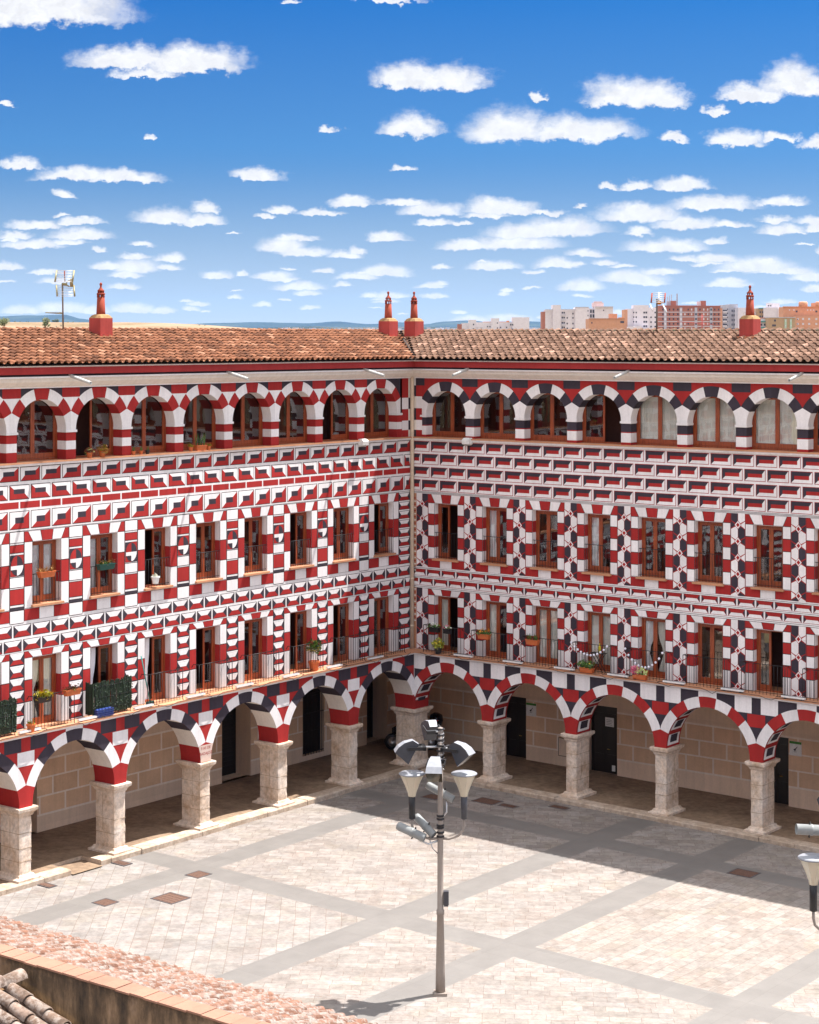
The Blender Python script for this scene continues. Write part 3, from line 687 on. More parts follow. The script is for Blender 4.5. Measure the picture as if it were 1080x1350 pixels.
    for k, (ty, pc) in enumerate(pcs):
        if ty == 'corner':
            if not Lw: continue
            ua, ub, wa, wb = -0.42, 0.50, -0.42, 0.50
        else: ua, ub, wa, wb = pc - (hp - g.ri) + 0.0, pc + (hp - g.ri), -0.40, 0.50
        zb = (0.15 if Lw else 0.15 + gz(pc or 0) ); zt_ = g.zs
        rough_box(F, ua + 0.015, ub - 0.015, wa + 0.015, wb - 0.015, zb + 0.16, zt_ - 0.27, 'stone_pier', g, zb, (ua, ub, wa, wb, zt_))
    return g
PIERN = [0]
def rough_box(F, ua, ub, wa, wb, z0, z1, name, g, zb, full):
    rnd = random.Random(100 + PIERN[0]); PIERN[0] += 1
    from mathutils import noise as nz
    mb = MB(F); nh = 14
    ring = []
    nseg = 5
    for k in range(nh + 1):
        z = z0 + (z1 - z0)*k/nh; r = []
        def P(u, w, c): 
            v = nz.noise(Vector((u*3.1 + PIERN[0]*7.7, w*3.1, z*2.6)))*0.012 + nz.noise(Vector((u*9 + PIERN[0], w*9, z*8)))*0.008
            k_ = 1 + (v - (0.012 if c else 0)*(1 + nz.noise(Vector((PIERN[0]*3.3 + u*2, w*2, z*4)))))/0.4
            um, wm = (ua + ub)/2, (wa + wb)/2
            return (um + (u - um)*k_, wm + (w - wm)*k_, z)
        pts = []
        for j in range(nseg): pts.append((ua + (ub - ua)*j/nseg, wa, j == 0))
        for j in range(nseg): pts.append((ub, wa + (wb - wa)*j/nseg, j == 0))
        for j in range(nseg): pts.append((ub - (ub - ua)*j/nseg, wb, j == 0))
        for j in range(nseg): pts.append((ua, wb - (wb - wa)*j/nseg, j == 0))
        ring.append([P(*p) for p in pts])
    mb.grid(ring, 0, False, True)
    # joints between the drums of stone: thin dark inset lines
    pr = mb.build(name, STONE, g.root)
    j = MB(F)
    for k in range(rnd.randint(2, 3)):
        z = z0 + (z1 - z0)*(0.22 + 0.27*k + rnd.uniform(-0.05, 0.05)); t = 0.004
        j.box(ua - t, ub + t, wa - t, wb + t, z - 0.008, z + 0.006, 0)
    um = rnd.uniform(wa + 0.25, wb - 0.25)
    for e in (ua, ub):
        j.box(e - 0.005, e + 0.005, um - 0.006, um + 0.006, z0 + (z1 - z0)*0.3, z1 - 0.05, 0)
    j.build('mortar_joint', JOINTD, pr)
    c = MB(F); ua, ub, wa, wb, zt = full
    prof = [(-0.0, -0.27), (0.02, -0.24), (0.03, -0.19), (0.09, -0.13), (0.12, -0.11), (0.13, -0.03), (0.12, 0.0)]
    rows = []
    for o, dz in prof: rows.append([(ua - o, wa - o, zt + dz), (ub + o, wa - o, zt + dz), (ub + o, wb + o, zt + dz), (ua - o, wb + o, zt + dz)])
    ids = c.grid(rows, 0, False, True); c.cap(ids[-1]); c.cap(ids[0][::-1]); c.build('capital', STONE, pr)
    c = MB(F); rows = []
    jx = rnd.uniform(-0.02, 0.03)
    for o, dz in [(0.16 + jx, -0.25), (0.16 + jx, 0.06), (0.11, 0.075), (0.06, 0.10), (0.03, 0.16), (0.0, 0.17)]: rows.append([(ua - o + rnd.uniform(-.01,.01), wa - o, zb + dz), (ub + o, wa - o, zb + dz), (ub + o, wb + o, zb + dz), (ua - o, wb + o, zb + dz)])
    ids = c.grid(rows, 0, False, True); c.cap(ids[-1]); c.build('plinth', STONE, pr)
ASHLAR = paint('ashlar_beige_paint', (0.70, 0.47, 0.31), 0.16, streak=0.12); BACKM = paint('beige_plaster', (0.74, 0.56, 0.42), 0.10); JOINT = paint('pale_joint_paint', (0.82, 0.70, 0.60), 0.1)
JOINTD = plain('dark_joint', (0.34, 0.25, 0.17), 0.95); DOORM = plain('black_door_paint', (0.014, 0.011, 0.010), 0.35); BRASS = plain('brass', (0.45, 0.28, 0.08), 0.35, 0.8); PAPER = plain('paper', (0.72, 0.72, 0.70), 0.8)
for s_ in 'LR': WINGS[s_] = build_wing(mkwing(s_))
WL, WR = WINGS['L'], WINGS['R']

# ---------------------------------------------------------------- windows, railings, curtains (copies of one of each kind per wing)
def frame_mesh(g, w0, uc, hw, z0, z1, kind):
    """two casement leaves in a wooden frame; kind: both / right / left leaf shut, the other swung inwards"""
    mb = MB(g.F); t = 0.065
    wa, wb = w0 - 0.08, w0
    mb.box(uc - hw, uc - hw + t, wa, wb, z0, z1); mb.box(uc + hw - t, uc + hw, wa, wb, z0, z1); mb.box(uc - hw + t, uc + hw - t, wa, wb, z1 - t, z1); mb.box(uc - hw + t, uc + hw - t, wa, wb, z0, z0 + 0.05)
    panes = []
    for sg, a, b in ((-1, uc - hw + t, uc - 0.002), (1, uc + 0.002, uc + hw - t)):
        shut = kind == 'both' or (kind == 'lowu') == (sg < 0)
        s = 0.075; zb0, zt0 = z0 + 0.055, z1 - t - 0.004
        if shut:
            X = lambda u, w: (u, w)
            wl = w0 - 0.012
            mb.box(a, a + s, wl - 0.045, wl, zb0, zt0); mb.box(b - s, b, wl - 0.045, wl, zb0, zt0); mb.box(a + s, b - s, wl - 0.045, wl, zt0 - s, zt0); mb.box(a + s, b - s, wl - 0.045, wl, zb0, zb0 + 0.16)
            panes.append([(a + s, wl - 0.025, zb0 + 0.16), (b - s, wl - 0.025, zb0 + 0.16), (b - s, wl - 0.025, zt0 - s), (a + s, wl - 0.025, zt0 - s)])
        else:                                               # swung in against the reveal
            e = uc + sg*(hw - t - 0.03); L_ = hw - t
            mb.box(e - 0.022, e + 0.022, w0 - 0.09 - L_, w0 - 0.09 - L_ + s, zb0, zt0); mb.box(e - 0.022, e + 0.022, w0 - 0.09 - s, w0 - 0.09, zb0, zt0)
            mb.box(e - 0.022, e + 0.022, w0 - 0.09 - L_ + s, w0 - 0.09 - s, zt0 - s, zt0); mb.box(e - 0.022, e + 0.022, w0 - 0.09 - L_ + s, w0 - 0.09 - s, zb0, zb0 + 0.16)
            panes.append([(e, w0 - 0.09 - L_ + s, zb0 + 0.16), (e, w0 - 0.09 - s, zb0 + 0.16), (e, w0 - 0.09 - s, zt0 - s), (e, w0 - 0.09 - L_ + s, zt0 - s)])
    return mb, panes
def curtain_mesh(g, w0, ua, ub, z0, z1, tie=0.0):
    mb = MB(g.F); n = max(8, int((ub - ua)/0.03)); rows = []
    for j in range(9):
        f = j/8; z = z1 + (z0 - z1)*f
        sq = 1 - tie*math.exp(-((f - 0.6)/0.22)**2)
        rows.append([(ua + (ub - ua)*sq*k/n, w0 + 0.022*math.sin(k*1.9 + 0.4*math.sin(f*3)) + 0.008*math.sin(k*0.7), z) for k in range(n + 1)])
    mb.grid(rows, 0, True); return mb
PROTO = {}
def place_window(g, row, i, kind, curtains):
    """row: gallery / upper / lower"""
    w0 = {'gallery': -0.41, 'upper': -0.22, 'lower': -0.22}[row]
    if row == 'gallery': c0, p, hw, z0, z1 = g.ac0, g.ap, (0.99 if g.side == 'L' else 0.945), 12.665, (14.63 if g.side == 'L' else 14.5)
    else:
        c0, p, hw = g.c0, g.p, g.ho - 0.004
        z0, z1 = ((8.305, 10.215) if g.side == 'L' else (8.065, 10.145)) if row == 'upper' else ((4.556, 6.685) if g.side == 'L' else (4.556, 6.645))
    off = g.d * (p*i)
    key = (g.side, row, kind)
    if key not in PROTO:
        mb, panes = frame_mesh(g, w0, c0, hw, z0, z1, kind)
        fr = mb.build('window', WOOD, g.root); ps = []
        for pn in panes:
            m2 = MB(g.F); m2.poly(pn); ps.append(m2.build('pane', GLASS, fr))
        PROTO[key] = fr; fr.location = off
    else:
        fr = copy_tree(PROTO[key], g.root, off); ORG[fr.name] = Vector(COR)
        for ch in [c for c in fr.children if c.name.startswith('curtain')]: bpy.data.objects.remove(ch)
    for (side_, tie, mt) in curtains:
        ck = (g.side, row, 'cur', side_, tie, mt.name)
        ua, ub = (c0 - hw + 0.08, c0 - 0.05) if side_ == 'lo' else (c0 + hw - 0.08, c0 + 0.05)
        if side_ == 'full': ua, ub = c0 - hw + 0.06, c0 + hw - 0.06
        if ck not in PROTO: PROTO[ck] = curtain_mesh(g, w0 - 0.115, ua, ub, z0 + 0.05, z1 - 0.06, tie).build('curtain', mt, fr)
        else:
            c = PROTO[ck].copy(); col.objects.link(c); c.parent = fr
    return fr
A_, B_, C_ = ('lo', 0.0, CURT), ('hi', 0.0, CURT), ('full', 0.0, CURT)
Lk = {'gallery': [('both', []), ('lowu', []), ('both', []), ('both', []), ('both', []), ('both', []), ('lowu', []), ('both', []), ('both', [])],
      'upper': [('lowu', []), ('both', []), ('lowu', []), ('both', []), ('both', []), ('lowu', []), ('both', [('hi', 0, CURTW)]), ('both', [('full', 0, CURTW)]), ('both', [])],
      'lower': [('both', []), ('lowu', []), ('lowu', []), ('both', []), ('lowu', []), ('lowu', [('hi', 0.2, CURTW)]), ('lowu', [('hi', 0.3, CURTW)]), ('both', [('hi', 0.5, CURT), ('lo', 0.1, CURT)]), ('both', [])]}
Rk = {'gallery': [('both', []), ('both', []), ('both', []), ('lowu', []), ('both', [C_]), ('both', [C_]), ('both', [C_]), ('both', []), ('both', []), ('both', [])],
      'upper': [('lowu', []), ('both', [('lo', 0.3, CURTW)]), ('both', []), ('both', [('lo', 0.3, CURTW)]), ('both', []), ('both', []), ('both', []), ('both', [C_]), ('both', []), ('both', [])],
      'lower': [('lowu', [A_]), ('both', [A_]), ('both', [C_]), ('both', [C_]), ('both', [('lo', 0.55, CURTW), ('hi', 0.55, CURT)]), ('both', []), ('lowu', []), ('both', []), ('both', []), ('both', [])]}
for g, K in ((WL, Lk), (WR, Rk)):
    for row in ('gallery', 'upper', 'lower'):
        for i in range(g.nb): place_window(g, row, i, *(K[row][i] if i < len(K[row]) else ('both', [])))
def rail_upper(g):
    mb = MB(g.F); c, h = g.c0, g.ho; zt = 9.22 if g.side == 'L' else 9.05; zb = 8.38 if g.side == 'L' else 8.14; w = -0.03
    mb.tube([(c - h, w, zt), (c + h, w, zt)], 0.013, 5); mb.tube([(c - h, w, zb), (c + h, w, zb)], 0.010, 5)
    for k in range(9): u = c - h + 2*h*(k + 0.5)/9; mb.tube([(u, w, zb - 0.06), (u, w, zt)], 0.008, 5)
    return mb.build('window_railing', IRON, g.root)
def rail_lower(g):
    mb = MB(g.F); c, h = g.c0, 0.80; zt = 5.56; w = 0.36
    mb.tube([(c - h, 0.02, zt - 0.12), (c - h, 0.10, zt), (c - h, w, zt), (c + h, w, zt), (c + h, 0.10, zt), (c + h, 0.02, zt - 0.12)], 0.013, 5)
    mb.tube([(c - h, w, 4.63), (c + h, w, 4.63)], 0.010, 5)
    n = 12
    for k in range(n + 1):
        u = c - h + 2*h*k/n; mb.tube([(u, w, 4.555), (u, w, zt)], 0.0085 if 0 < k < n else 0.013, 5)
    for e in (c - h, c + h):
        mb.tube([(e, 0.18, 4.555), (e, 0.18, zt)], 0.009, 5); mb.tube([(e, w, 4.56), (e + 0.12, w + 0.16, 4.56)], 0.011, 5)
    return mb.build('balcony_railing', IRON, g.root)
for g in (WL, WR):
    for fn in (rail_upper, rail_lower):
        o = fn(g)
        for i in range(1, g.nb): copy_tree(o, g.root, g.d*(g.p*i))
# ---------------------------------------------------------------- roofs, chimneys, spouts, downpipe
def tiles(mb, P, u0, u1, length, pitch, expo, R, rnd, jit=0.006, clip=None, seg=5, chan=True):
    nc = int((u1 - u0)/pitch); nr = int(length/expo)
    for c in range(nc + 1):
        u = u0 + c*pitch
        for r in range(nr + 1):
            s0 = r*expo; s1 = s0 + expo*1.22
            ju, jh, jr = rnd.gauss(0, jit), rnd.gauss(0, jit*0.6), rnd.gauss(0, jit*1.5)
            if not clip or clip(u, s0):
                s0_ = s0 + rnd.gauss(0, jit*1.5); rows = []
                for s, rr, h in ((s0_, R, 0.045), (s1, R*0.84, 0.015)):
                    rows.append([P(u + ju + (jr if s == s1 else 0) + rr*math.cos(math.pi*k/seg), s, h + jh + rr*math.sin(math.pi*k/seg)) for k in range(seg + 1)])
                inner = [P(u + ju + R*0.80*math.cos(math.pi*k/seg), s0_, 0.045 + jh + R*0.80*math.sin(math.pi*k/seg)) for k in range(seg + 1)]
                mb.grid([inner, rows[0]], 0, False); 
                mb.grid(rows, 0, True)
            if chan and (not clip or clip(u + pitch/2, s0)):
                rows = []
                for s, rr, h in ((s0, R*0.80, 0.085), (s1, R, 0.06)):
                    rows.append([P(u + pitch/2 + ju + rr*math.cos(math.pi + math.pi*k/4), s, h + rr*0.75*math.sin(math.pi + math.pi*k/4)) for k in range(5)])
                mb.grid(rows, 0, True)
WE, ZE, WRG, ZRG = 0.60, 15.63, -3.0, 16.64
SL = math.hypot(WE - WRG, ZRG - ZE); ca, sa = (WE - WRG)/SL, (ZRG - ZE)/SL
def wroof(u_=0, w=0): return ZE + (WE - w)*(ZRG - ZE)/(WE - WRG)
def build_roof(g, m):
    rnd = random.Random(3 if g.side == 'L' else 4)
    mb = MB(g.F)
    P = lambda u, s, h: (u, WE + 0.05 - s*ca + h*sa, ZE + s*sa + h*ca)
    tiles(mb, P, -3.0, g.U1 + 0.3, SL, 0.282, 0.33, 0.088, rnd, clip=lambda u, s: WE - s*ca < u - 0.05)
    U1 = g.U1 + 0.35
    base = [(WE, WE - 0.02, ZE - 0.03), (U1, WE - 0.02, ZE - 0.03), (U1, WRG, ZRG - 0.03), (WRG, WRG, ZRG - 0.03)]
    mb.poly(base, 1); mb.poly([(WE, WE - 0.02, ZE - 0.03), (U1, WE - 0.02, ZE - 0.03), (U1, 0.4, ZE - 0.05), (0.4, 0.4, ZE - 0.05)], 1)
    mb.poly([(WRG, WRG, ZRG - 0.03), (U1, WRG, ZRG - 0.03), (U1, -7.6, 15.4), (-7.6, -7.6, 15.4)], 0)
    # ridge capping
    n = int((g.U1 - WRG)/0.36)
    for k in range(n):
        ua = WRG + k*0.36; rows = []
        hj = rnd.gauss(0, 0.008)
        for u, r in ((ua, 0.10), (ua + 0.42, 0.085)):
            rows.append([(u, WRG + r*math.cos(math.pi*j/6), ZRG + 0.01 + hj + r*0.85*math.sin(math.pi*j/6)) for j in range(7)])
        mb.grid(rows, 0 if g.side == 'L' else 2, True)
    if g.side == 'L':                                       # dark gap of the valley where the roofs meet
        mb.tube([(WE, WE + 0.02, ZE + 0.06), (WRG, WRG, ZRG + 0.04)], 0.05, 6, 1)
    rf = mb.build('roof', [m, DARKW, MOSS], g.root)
    return rf
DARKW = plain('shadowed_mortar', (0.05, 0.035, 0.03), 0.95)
CHR = paint('chimney_red_paint', (0.42, 0.065, 0.055), 0.25, streak=0.3); CHP = paint('chimney_pot_clay', (0.30, 0.055, 0.03), 0.25, streak=0.25); CHT = plain('lichened_cap', (0.34, 0.20, 0.09), 0.95, var=0.4, scale=9)
def chimney(g, rf, u, w):
    mb = MB(g.F); h = 0.275; zb = wroof(w=w) - 0.35; zt = 17.22
    rows = [[(u - h - o, w - h - o, z), (u + h + o, w - h - o, z), (u + h + o, w + h + o, z), (u - h - o, w + h + o, z)] for o, z in ((0.03, zb), (0.03, zb + 0.30), (0, zb + 0.36), (0, zt - 0.12))]
    mb.grid(rows, 0, False, True)
    rows = [[(u - a, w - a, z), (u + a, w - a, z), (u + a, w + a, z), (u - a, w + a, z)] for a, z in ((h, zt - 0.12), (h - 0.06, zt - 0.03), (0.15, zt + 0.01))]
    ids = mb.grid(rows, 2, False, True); mb.cap(ids[-1], 2)
    c = (u, w, zt)
    mb.lathe([(0.155, -0.02), (0.15, 0.1), (0.125, 0.58)], c, 14, 1)
    # two tiers of open arches under a cap and a finial
    for k in range(7):
        a = 2*math.pi*k/7; mb.tube([(u + 0.11*math.cos(a), w + 0.11*math.sin(a), zt + 0.57), (u + 0.11*math.cos(a), w + 0.11*math.sin(a), zt + 0.66)], 0.026, 5, 1)
        mb.tube([(u + 0.09*math.cos(a + .4), w + 0.09*math.sin(a + .4), zt + 0.71), (u + 0.09*math.cos(a + .4), w + 0.09*math.sin(a + .4), zt + 0.78)], 0.024, 5, 1)
    mb.lathe([(0.13, 0.66), (0.145, 0.69), (0.13, 0.72)], c, 14, 1); mb.lathe([(0.115, 0.78), (0.12, 0.80), (0.07, 0.85), (0.035, 0.90), (0.03, 0.96), (0.05, 1.0), (0.04, 1.05), (0.01, 1.07)], c, 12, 1)
    # mortar and odd bright tiles packed round the foot
    mb.box(u - h - 0.08, u + h + 0.10, w + h + 0.02, w + h + 0.16, wroof(w=w + h + 0.1) - 0.02, wroof(w=w + h + 0.1) + 0.11, 3)
    mb.build('chimney', [CHR, CHP, CHT, FOOTT], rf)
FOOTT = plain('fresh_orange_tiles', (0.55, 0.22, 0.11), 0.9, var=0.4, scale=14)
RL, RR = build_roof(WL, TILE_L), build_roof(WR, TILE_R)
for x in (133, 512): chimney(WL, RL, uat(FL, x, -2.45), -2.45)
for x in (546, 989): chimney(WR, RR, uat(FR, x, -2.45), -2.45)
def spout(g, x):
    u = uat(g.F, x, 0.35); mb = MB(g.F)
    n = 8; rows = []
    for w, r in ((0.34, 0.058), (1.30, 0.052)):
        rows.append([(u + r*math.cos(2*math.pi*k/n), w, 15.29 - (w - 0.3)*0.23 + r*math.sin(2*math.pi*k/n)) for k in range(n)])
    rows += [[(u + 0.038*math.cos(2*math.pi*k/n), w, 15.29 - (w - 0.3)*0.23 + 0.038*math.sin(2*math.pi*k/n)) for k in range(n)] for w in (1.30, 0.7)]
    mb.grid(rows, 0, True, True); mb.build('rain_spout', SPOUTM, g.root)
for x in (92, 300, 480): spout(WL, x)
for x in (617, 829, 1058): spout(WR, x)
mb = MB(FL); mb.tube([(0.10, 0.10, 14.95), (0.09, 0.09, 14.6), (0.09, 0.09, 4.56)], 0.075, 10)
for z in (14.2, 12.0, 9.5, 7.2, 5.4): mb.tube([(0.09, 0.09, z), (0.09, 0.09, z + 0.06)], 0.085, 10)
mb.build('downpipe', CREAMP, WL.root) if 'CREAMP' in globals() else mb.build('downpipe', plain('cream_pipe', (0.62, 0.50, 0.38), 0.5), WL.root)
# ---------------------------------------------------------------- ground, square, arcade floors
def FG(a, b, z): return COR + dL*a + dR*b + Vector((0, 0, z))     # a: metres in front of the right wing, b: metres in front of the left wing
def paving_mat(name, rot, bw, bh, tone=(1, 1, 1)):
    m, t, b = mat(name)
    v0 = coords(t, rot=(0, 0, rad(rot)))
    wn = N(t, 'ShaderNodeTexNoise'); wn.inputs['Scale'].default_value = 0.9; wn.inputs['Detail'].default_value = 3; L(t, v0, wn.inputs['Vector'])
    ws = N(t, 'ShaderNodeVectorMath', operation='SCALE'); L(t, wn.outputs['Color'], ws.inputs[0]); ws.inputs['Scale'].default_value = 0.09
    va = N(t, 'ShaderNodeVectorMath', operation='ADD'); L(t, v0, va.inputs[0]); L(t, ws.outputs[0], va.inputs[1]); v = va.outputs[0]
    br = N(t, 'ShaderNodeTexBrick', offset=0.45, offset_frequency=2, squash=0.72, squash_frequency=3); L(t, v, br.inputs[0])
    setin(br, Scale=1.0, Mortar_Size=0.009, Mortar_Smooth=0.2, Bias=0.0, Brick_Width=bw, Row_Height=bh)
    br.inputs['Color1'].default_value = (0.222*tone[0], 0.198*tone[1], 0.183*tone[2], 1); br.inputs['Color2'].default_value = (0.285*tone[0], 0.260*tone[1], 0.245*tone[2], 1); br.inputs['Mortar'].default_value = (0.185, 0.15, 0.13, 1)
    n1 = mrange(t, tnoise(t, 0.55, 6, 0.65), 0.3, 0.7, 0.86, 1.08); n2 = mrange(t, tnoise(t, 4.5, 8, 0.78), 0.32, 0.66, 0.64, 1.15)
    vor = N(t, 'ShaderNodeTexVoronoi'); vor.inputs['Scale'].default_value = 1.7; L(t, v, vor.inputs['Vector'])
    tint = ramp(t, vor.outputs['Color'], [(0, (0.96, 0.90, 0.86)), (0.5, (1, 1, 1)), (1, (1.0, 0.97, 0.90))])
    k = N(t, 'ShaderNodeMath', operation='MULTIPLY'); L(t, n1, k.inputs[0]); L(t, n2, k.inputs[1])
    cv = N(t, 'ShaderNodeVectorMath', operation='SCALE'); L(t, mixc(t, 1.0, br.outputs[0], tint, 'MULTIPLY'), cv.inputs[0]); L(t, k.outputs[0], cv.inputs['Scale'])
    # broken edges: small rusty chips along the joints
    ch = mrange(t, tnoise(t, 3.4, 5, 0.7, sc3=(1, 2.5, 1)), 0.60, 0.70, 0, 0.65)
    L(t, mixc(t, ch, cv.outputs[0], (0.17, 0.105, 0.075)), b.inputs['Base Color'])
    b.inputs['Roughness'].default_value = 0.75; b.inputs['Specular IOR Level'].default_value = 0.25
    bump(t, b, br.outputs['Fac'], 0.25, -0.01); return m
def band_mat():
    m, t, b = mat('grey_slab')
    v = coords(t, rot=(0, 0, math.atan2(dR.y, dR.x)*-1))
    br = N(t, 'ShaderNodeTexBrick', offset=0.0); L(t, v, br.inputs[0]); setin(br, Scale=1.0, Mortar_Size=0.004, Brick_Width=1.05, Row_Height=1.05)
    br.inputs['Color1'].default_value = (0.152, 0.141, 0.133, 1); br.inputs['Color2'].default_value = (0.163, 0.152, 0.143, 1); br.inputs['Mortar'].default_value = (0.12, 0.108, 0.10, 1)
    n = mrange(t, tnoise(t, 1.3, 6, 0.65), 0.3, 0.7, 0.88, 1.06)
    cv = N(t, 'ShaderNodeVectorMath', operation='SCALE'); L(t, br.outputs[0], cv.inputs[0]); L(t, n, cv.inputs['Scale'])
    L(t, cv.outputs[0], b.inputs['Base Color']); b.inputs['Roughness'].default_value = 0.6; return m
PAV = [paving_mat('paving_stone', 3, 0.78, 0.34), paving_mat('paving_stone_turned', -52, 0.70, 0.36, (1.02, 1.0, 0.98)), paving_mat('paving_stone_cross', 88, 0.66, 0.44, (1.0, 1.02, 1.04))]
BAND = band_mat()
aw = 1.05/2
acuts = [(-4.0, 0), (4.4 - aw, 1), (4.4 + aw, 0), (15.05 - aw, 1), (15.05 + aw, 0), (25.7 - aw, 1), (25.7 + aw, 0), (34.9, 0)]
bcuts = [(-4.0, 0), (3.15 - aw, 1), (3.15 + aw, 0), (10.95 - aw, 1), (10.95 + aw, 0), (15.0 - aw, 1), (15.0 + aw, 0), (22.1 - aw, 1), (22.1 + aw, 0), (33 - aw, 1), (33 + aw, 0), (52, 0)]
mb = MB(lambda a, b, z: FG(a, b, gz(b)))
pat = {(0, 0): 0, (0, 1): 0, (0, 2): 0, (1, 0): 0, (1, 1): 0, (1, 2): 0, (1, 3): 1, (0, 3): 0, (2, 1): 2, (2, 0): 2, (2, 2): 0, (2, 3): 0}
ia = 0
for i in range(len(acuts) - 1):
    a0, isA = acuts[i]; a1 = acuts[i+1][0]; jb = 0
    for j in range(len(bcuts) - 1):
        b0, isB = bcuts[j]; b1 = bcuts[j+1][0]
        if isB: jb += 1
        ins = (isA and b0 > -4.0 or (isA and True)) or isB
        # the long bands stop at the arcade steps
        if a1 > 0.3 or True:
            na = max(1, int((b1 - b0)/4))
            for k in range(na):
                c0, c1 = b0 + (b1 - b0)*k/na, b0 + (b1 - b0)*(k + 1)/na
                mb.poly([(a0, c0, 0), (a1, c0, 0), (a1, c1, 0), (a0, c1, 0)], 3 if ins else pat.get((ia, jb), 0))
    if acuts[i][1]: pass
    if isA: ia += 1
plaza = tag(mb.build('square_paving', PAV + [BAND], None, COR), kind='structure')
mb = MB(); n = 24
R0 = [60, 140, 400, 1200, 4000, 12000, 40000]
mb.poly([(-60*1.0, -40, -1.2), (90, -40, -1.2), (90, 160, -1.2), (-60, 160, -1.2)])
def ring(x0, x1, y0, y1, X0, X1, Y0, Y1, z0, z1):
    A = [(x0,y0,z0),(x1,y0,z0),(x1,y1,z0),(x0,y1,z0)]; B = [(X0,Y0,z1),(X1,Y0,z1),(X1,Y1,z1),(X0,Y1,z1)]
    for k in range(4): mb.poly([A[k], A[(k+1)%4], B[(k+1)%4], B[k]])
ring(-60, 90, -40, 160, -500, 500, -400, 700, -1.2, -3); ring(-500, 500, -400, 700, -3000, 3000, -2500, 4000, -3, -5); ring(-3000, 3000, -2500, 4000, -45000, 45000, -45000, 45000, -5, -5)
def land_mat(name, a, b_, c, sc):
    m, t, bs = mat(name)
    n1 = tnoise(t, sc, 8, 0.68)
    L(t, ramp(t, n1, [(0.33, a), (0.5, b_), (0.62, c)]), bs.inputs['Base Color']); bs.inputs['Roughness'].default_value = 0.95; bs.inputs['Specular IOR Level'].default_value = 0.1
    return m
EARTH = land_mat('dry_earth', (0.16, 0.14, 0.07), (0.30, 0.23, 0.14), (0.36, 0.29, 0.19), 0.004)
tag(mb.build('ground', EARTH), kind='structure')
# arcade floors with their kerb step
def arcade_floor(name, F, U1, we, ztop, gap=None):
    mb = MB(F); n = int(U1/0.9)
    rnd = random.Random(11)
    zt = ztop
    segs = [(-3.4, U1)] if not gap else [(-3.4, gap[0]), (gap[1], U1)]
    mb.poly([(-3.4, -3.6, zt(-3.4)), (U1, -3.6, zt(U1)), (U1, we - 0.5 - (0.4 if gap else 0), zt(U1)), (-3.4, we - 0.5 - (0.4 if gap else 0), zt(-3.4))], 0)
    for sa_, sb_ in segs:
        u = sa_ if sa_ > -3 else we
        if gap: mb.poly([(sa_, we - 0.9, zt(sa_)), (sb_, we - 0.9, zt(sb_)), (sb_, we - 0.5, zt(sb_)), (sa_, we - 0.5, zt(sa_))], 0)
        while u < sb_ - 0.05:
            v = min(u + rnd.uniform(0.8, 1.5), sb_); o = rnd.uniform(-0.02, 0.025); h = rnd.uniform(-0.008, 0.01); e = 0.006
            z0, z1 = zt(u) + h, zt(v) + h
            A = [(u + e, we - 0.5, z0 - 0.5), (v - e, we - 0.5, z1 - 0.5), (v - e, we + o, z1 - 0.5), (u + e, we + o, z0 - 0.5), (u + e, we - 0.5, z0 + 0.003), (v - e, we - 0.5, z1 + 0.003), (v - e, we + o - 0.03, z1 + 0.003), (u + e, we + o - 0.03, z0 + 0.003), (u + e, we + o, z0 - 0.03), (v - e, we + o, z1 - 0.03)]
            for q in ((4,5,6,7), (7,6,9,8), (8,9,2,3), (0,4,7,8,3), (1,2,9,6,5)): mb.poly([A[k] for k in q], 1)
            u = v
    if gap:                                                # low ramp let into the step
        ga, gb = gap; z = 0.035
        mb.poly([(ga, we - 0.9, z), (gb, we - 0.9, z), (gb, we + 0.1, z - 0.02), (ga, we + 0.1, z - 0.02)], 0)
        for e in (ga, gb): mb.poly([(e, we - 0.9, -0.1), (e, we - 0.9, zt(0)), (e, we, zt(0)), (e, we, -0.1)], 1)
        mb.poly([(ga, we - 0.9, z), (gb, we - 0.9, z), (gb, we - 0.9, zt(0)), (ga, we - 0.9, zt(0))], 1)
    return tag(mb.build(name, [FLOORM, KERB], None, COR), kind='structure')
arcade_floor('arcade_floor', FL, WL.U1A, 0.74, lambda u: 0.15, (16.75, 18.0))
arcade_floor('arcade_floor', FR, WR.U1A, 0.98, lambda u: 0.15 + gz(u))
RUST = plain('rusty_iron_plate', (0.135, 0.075, 0.055), 0.8, 0.2, var=0.35, scale=20)
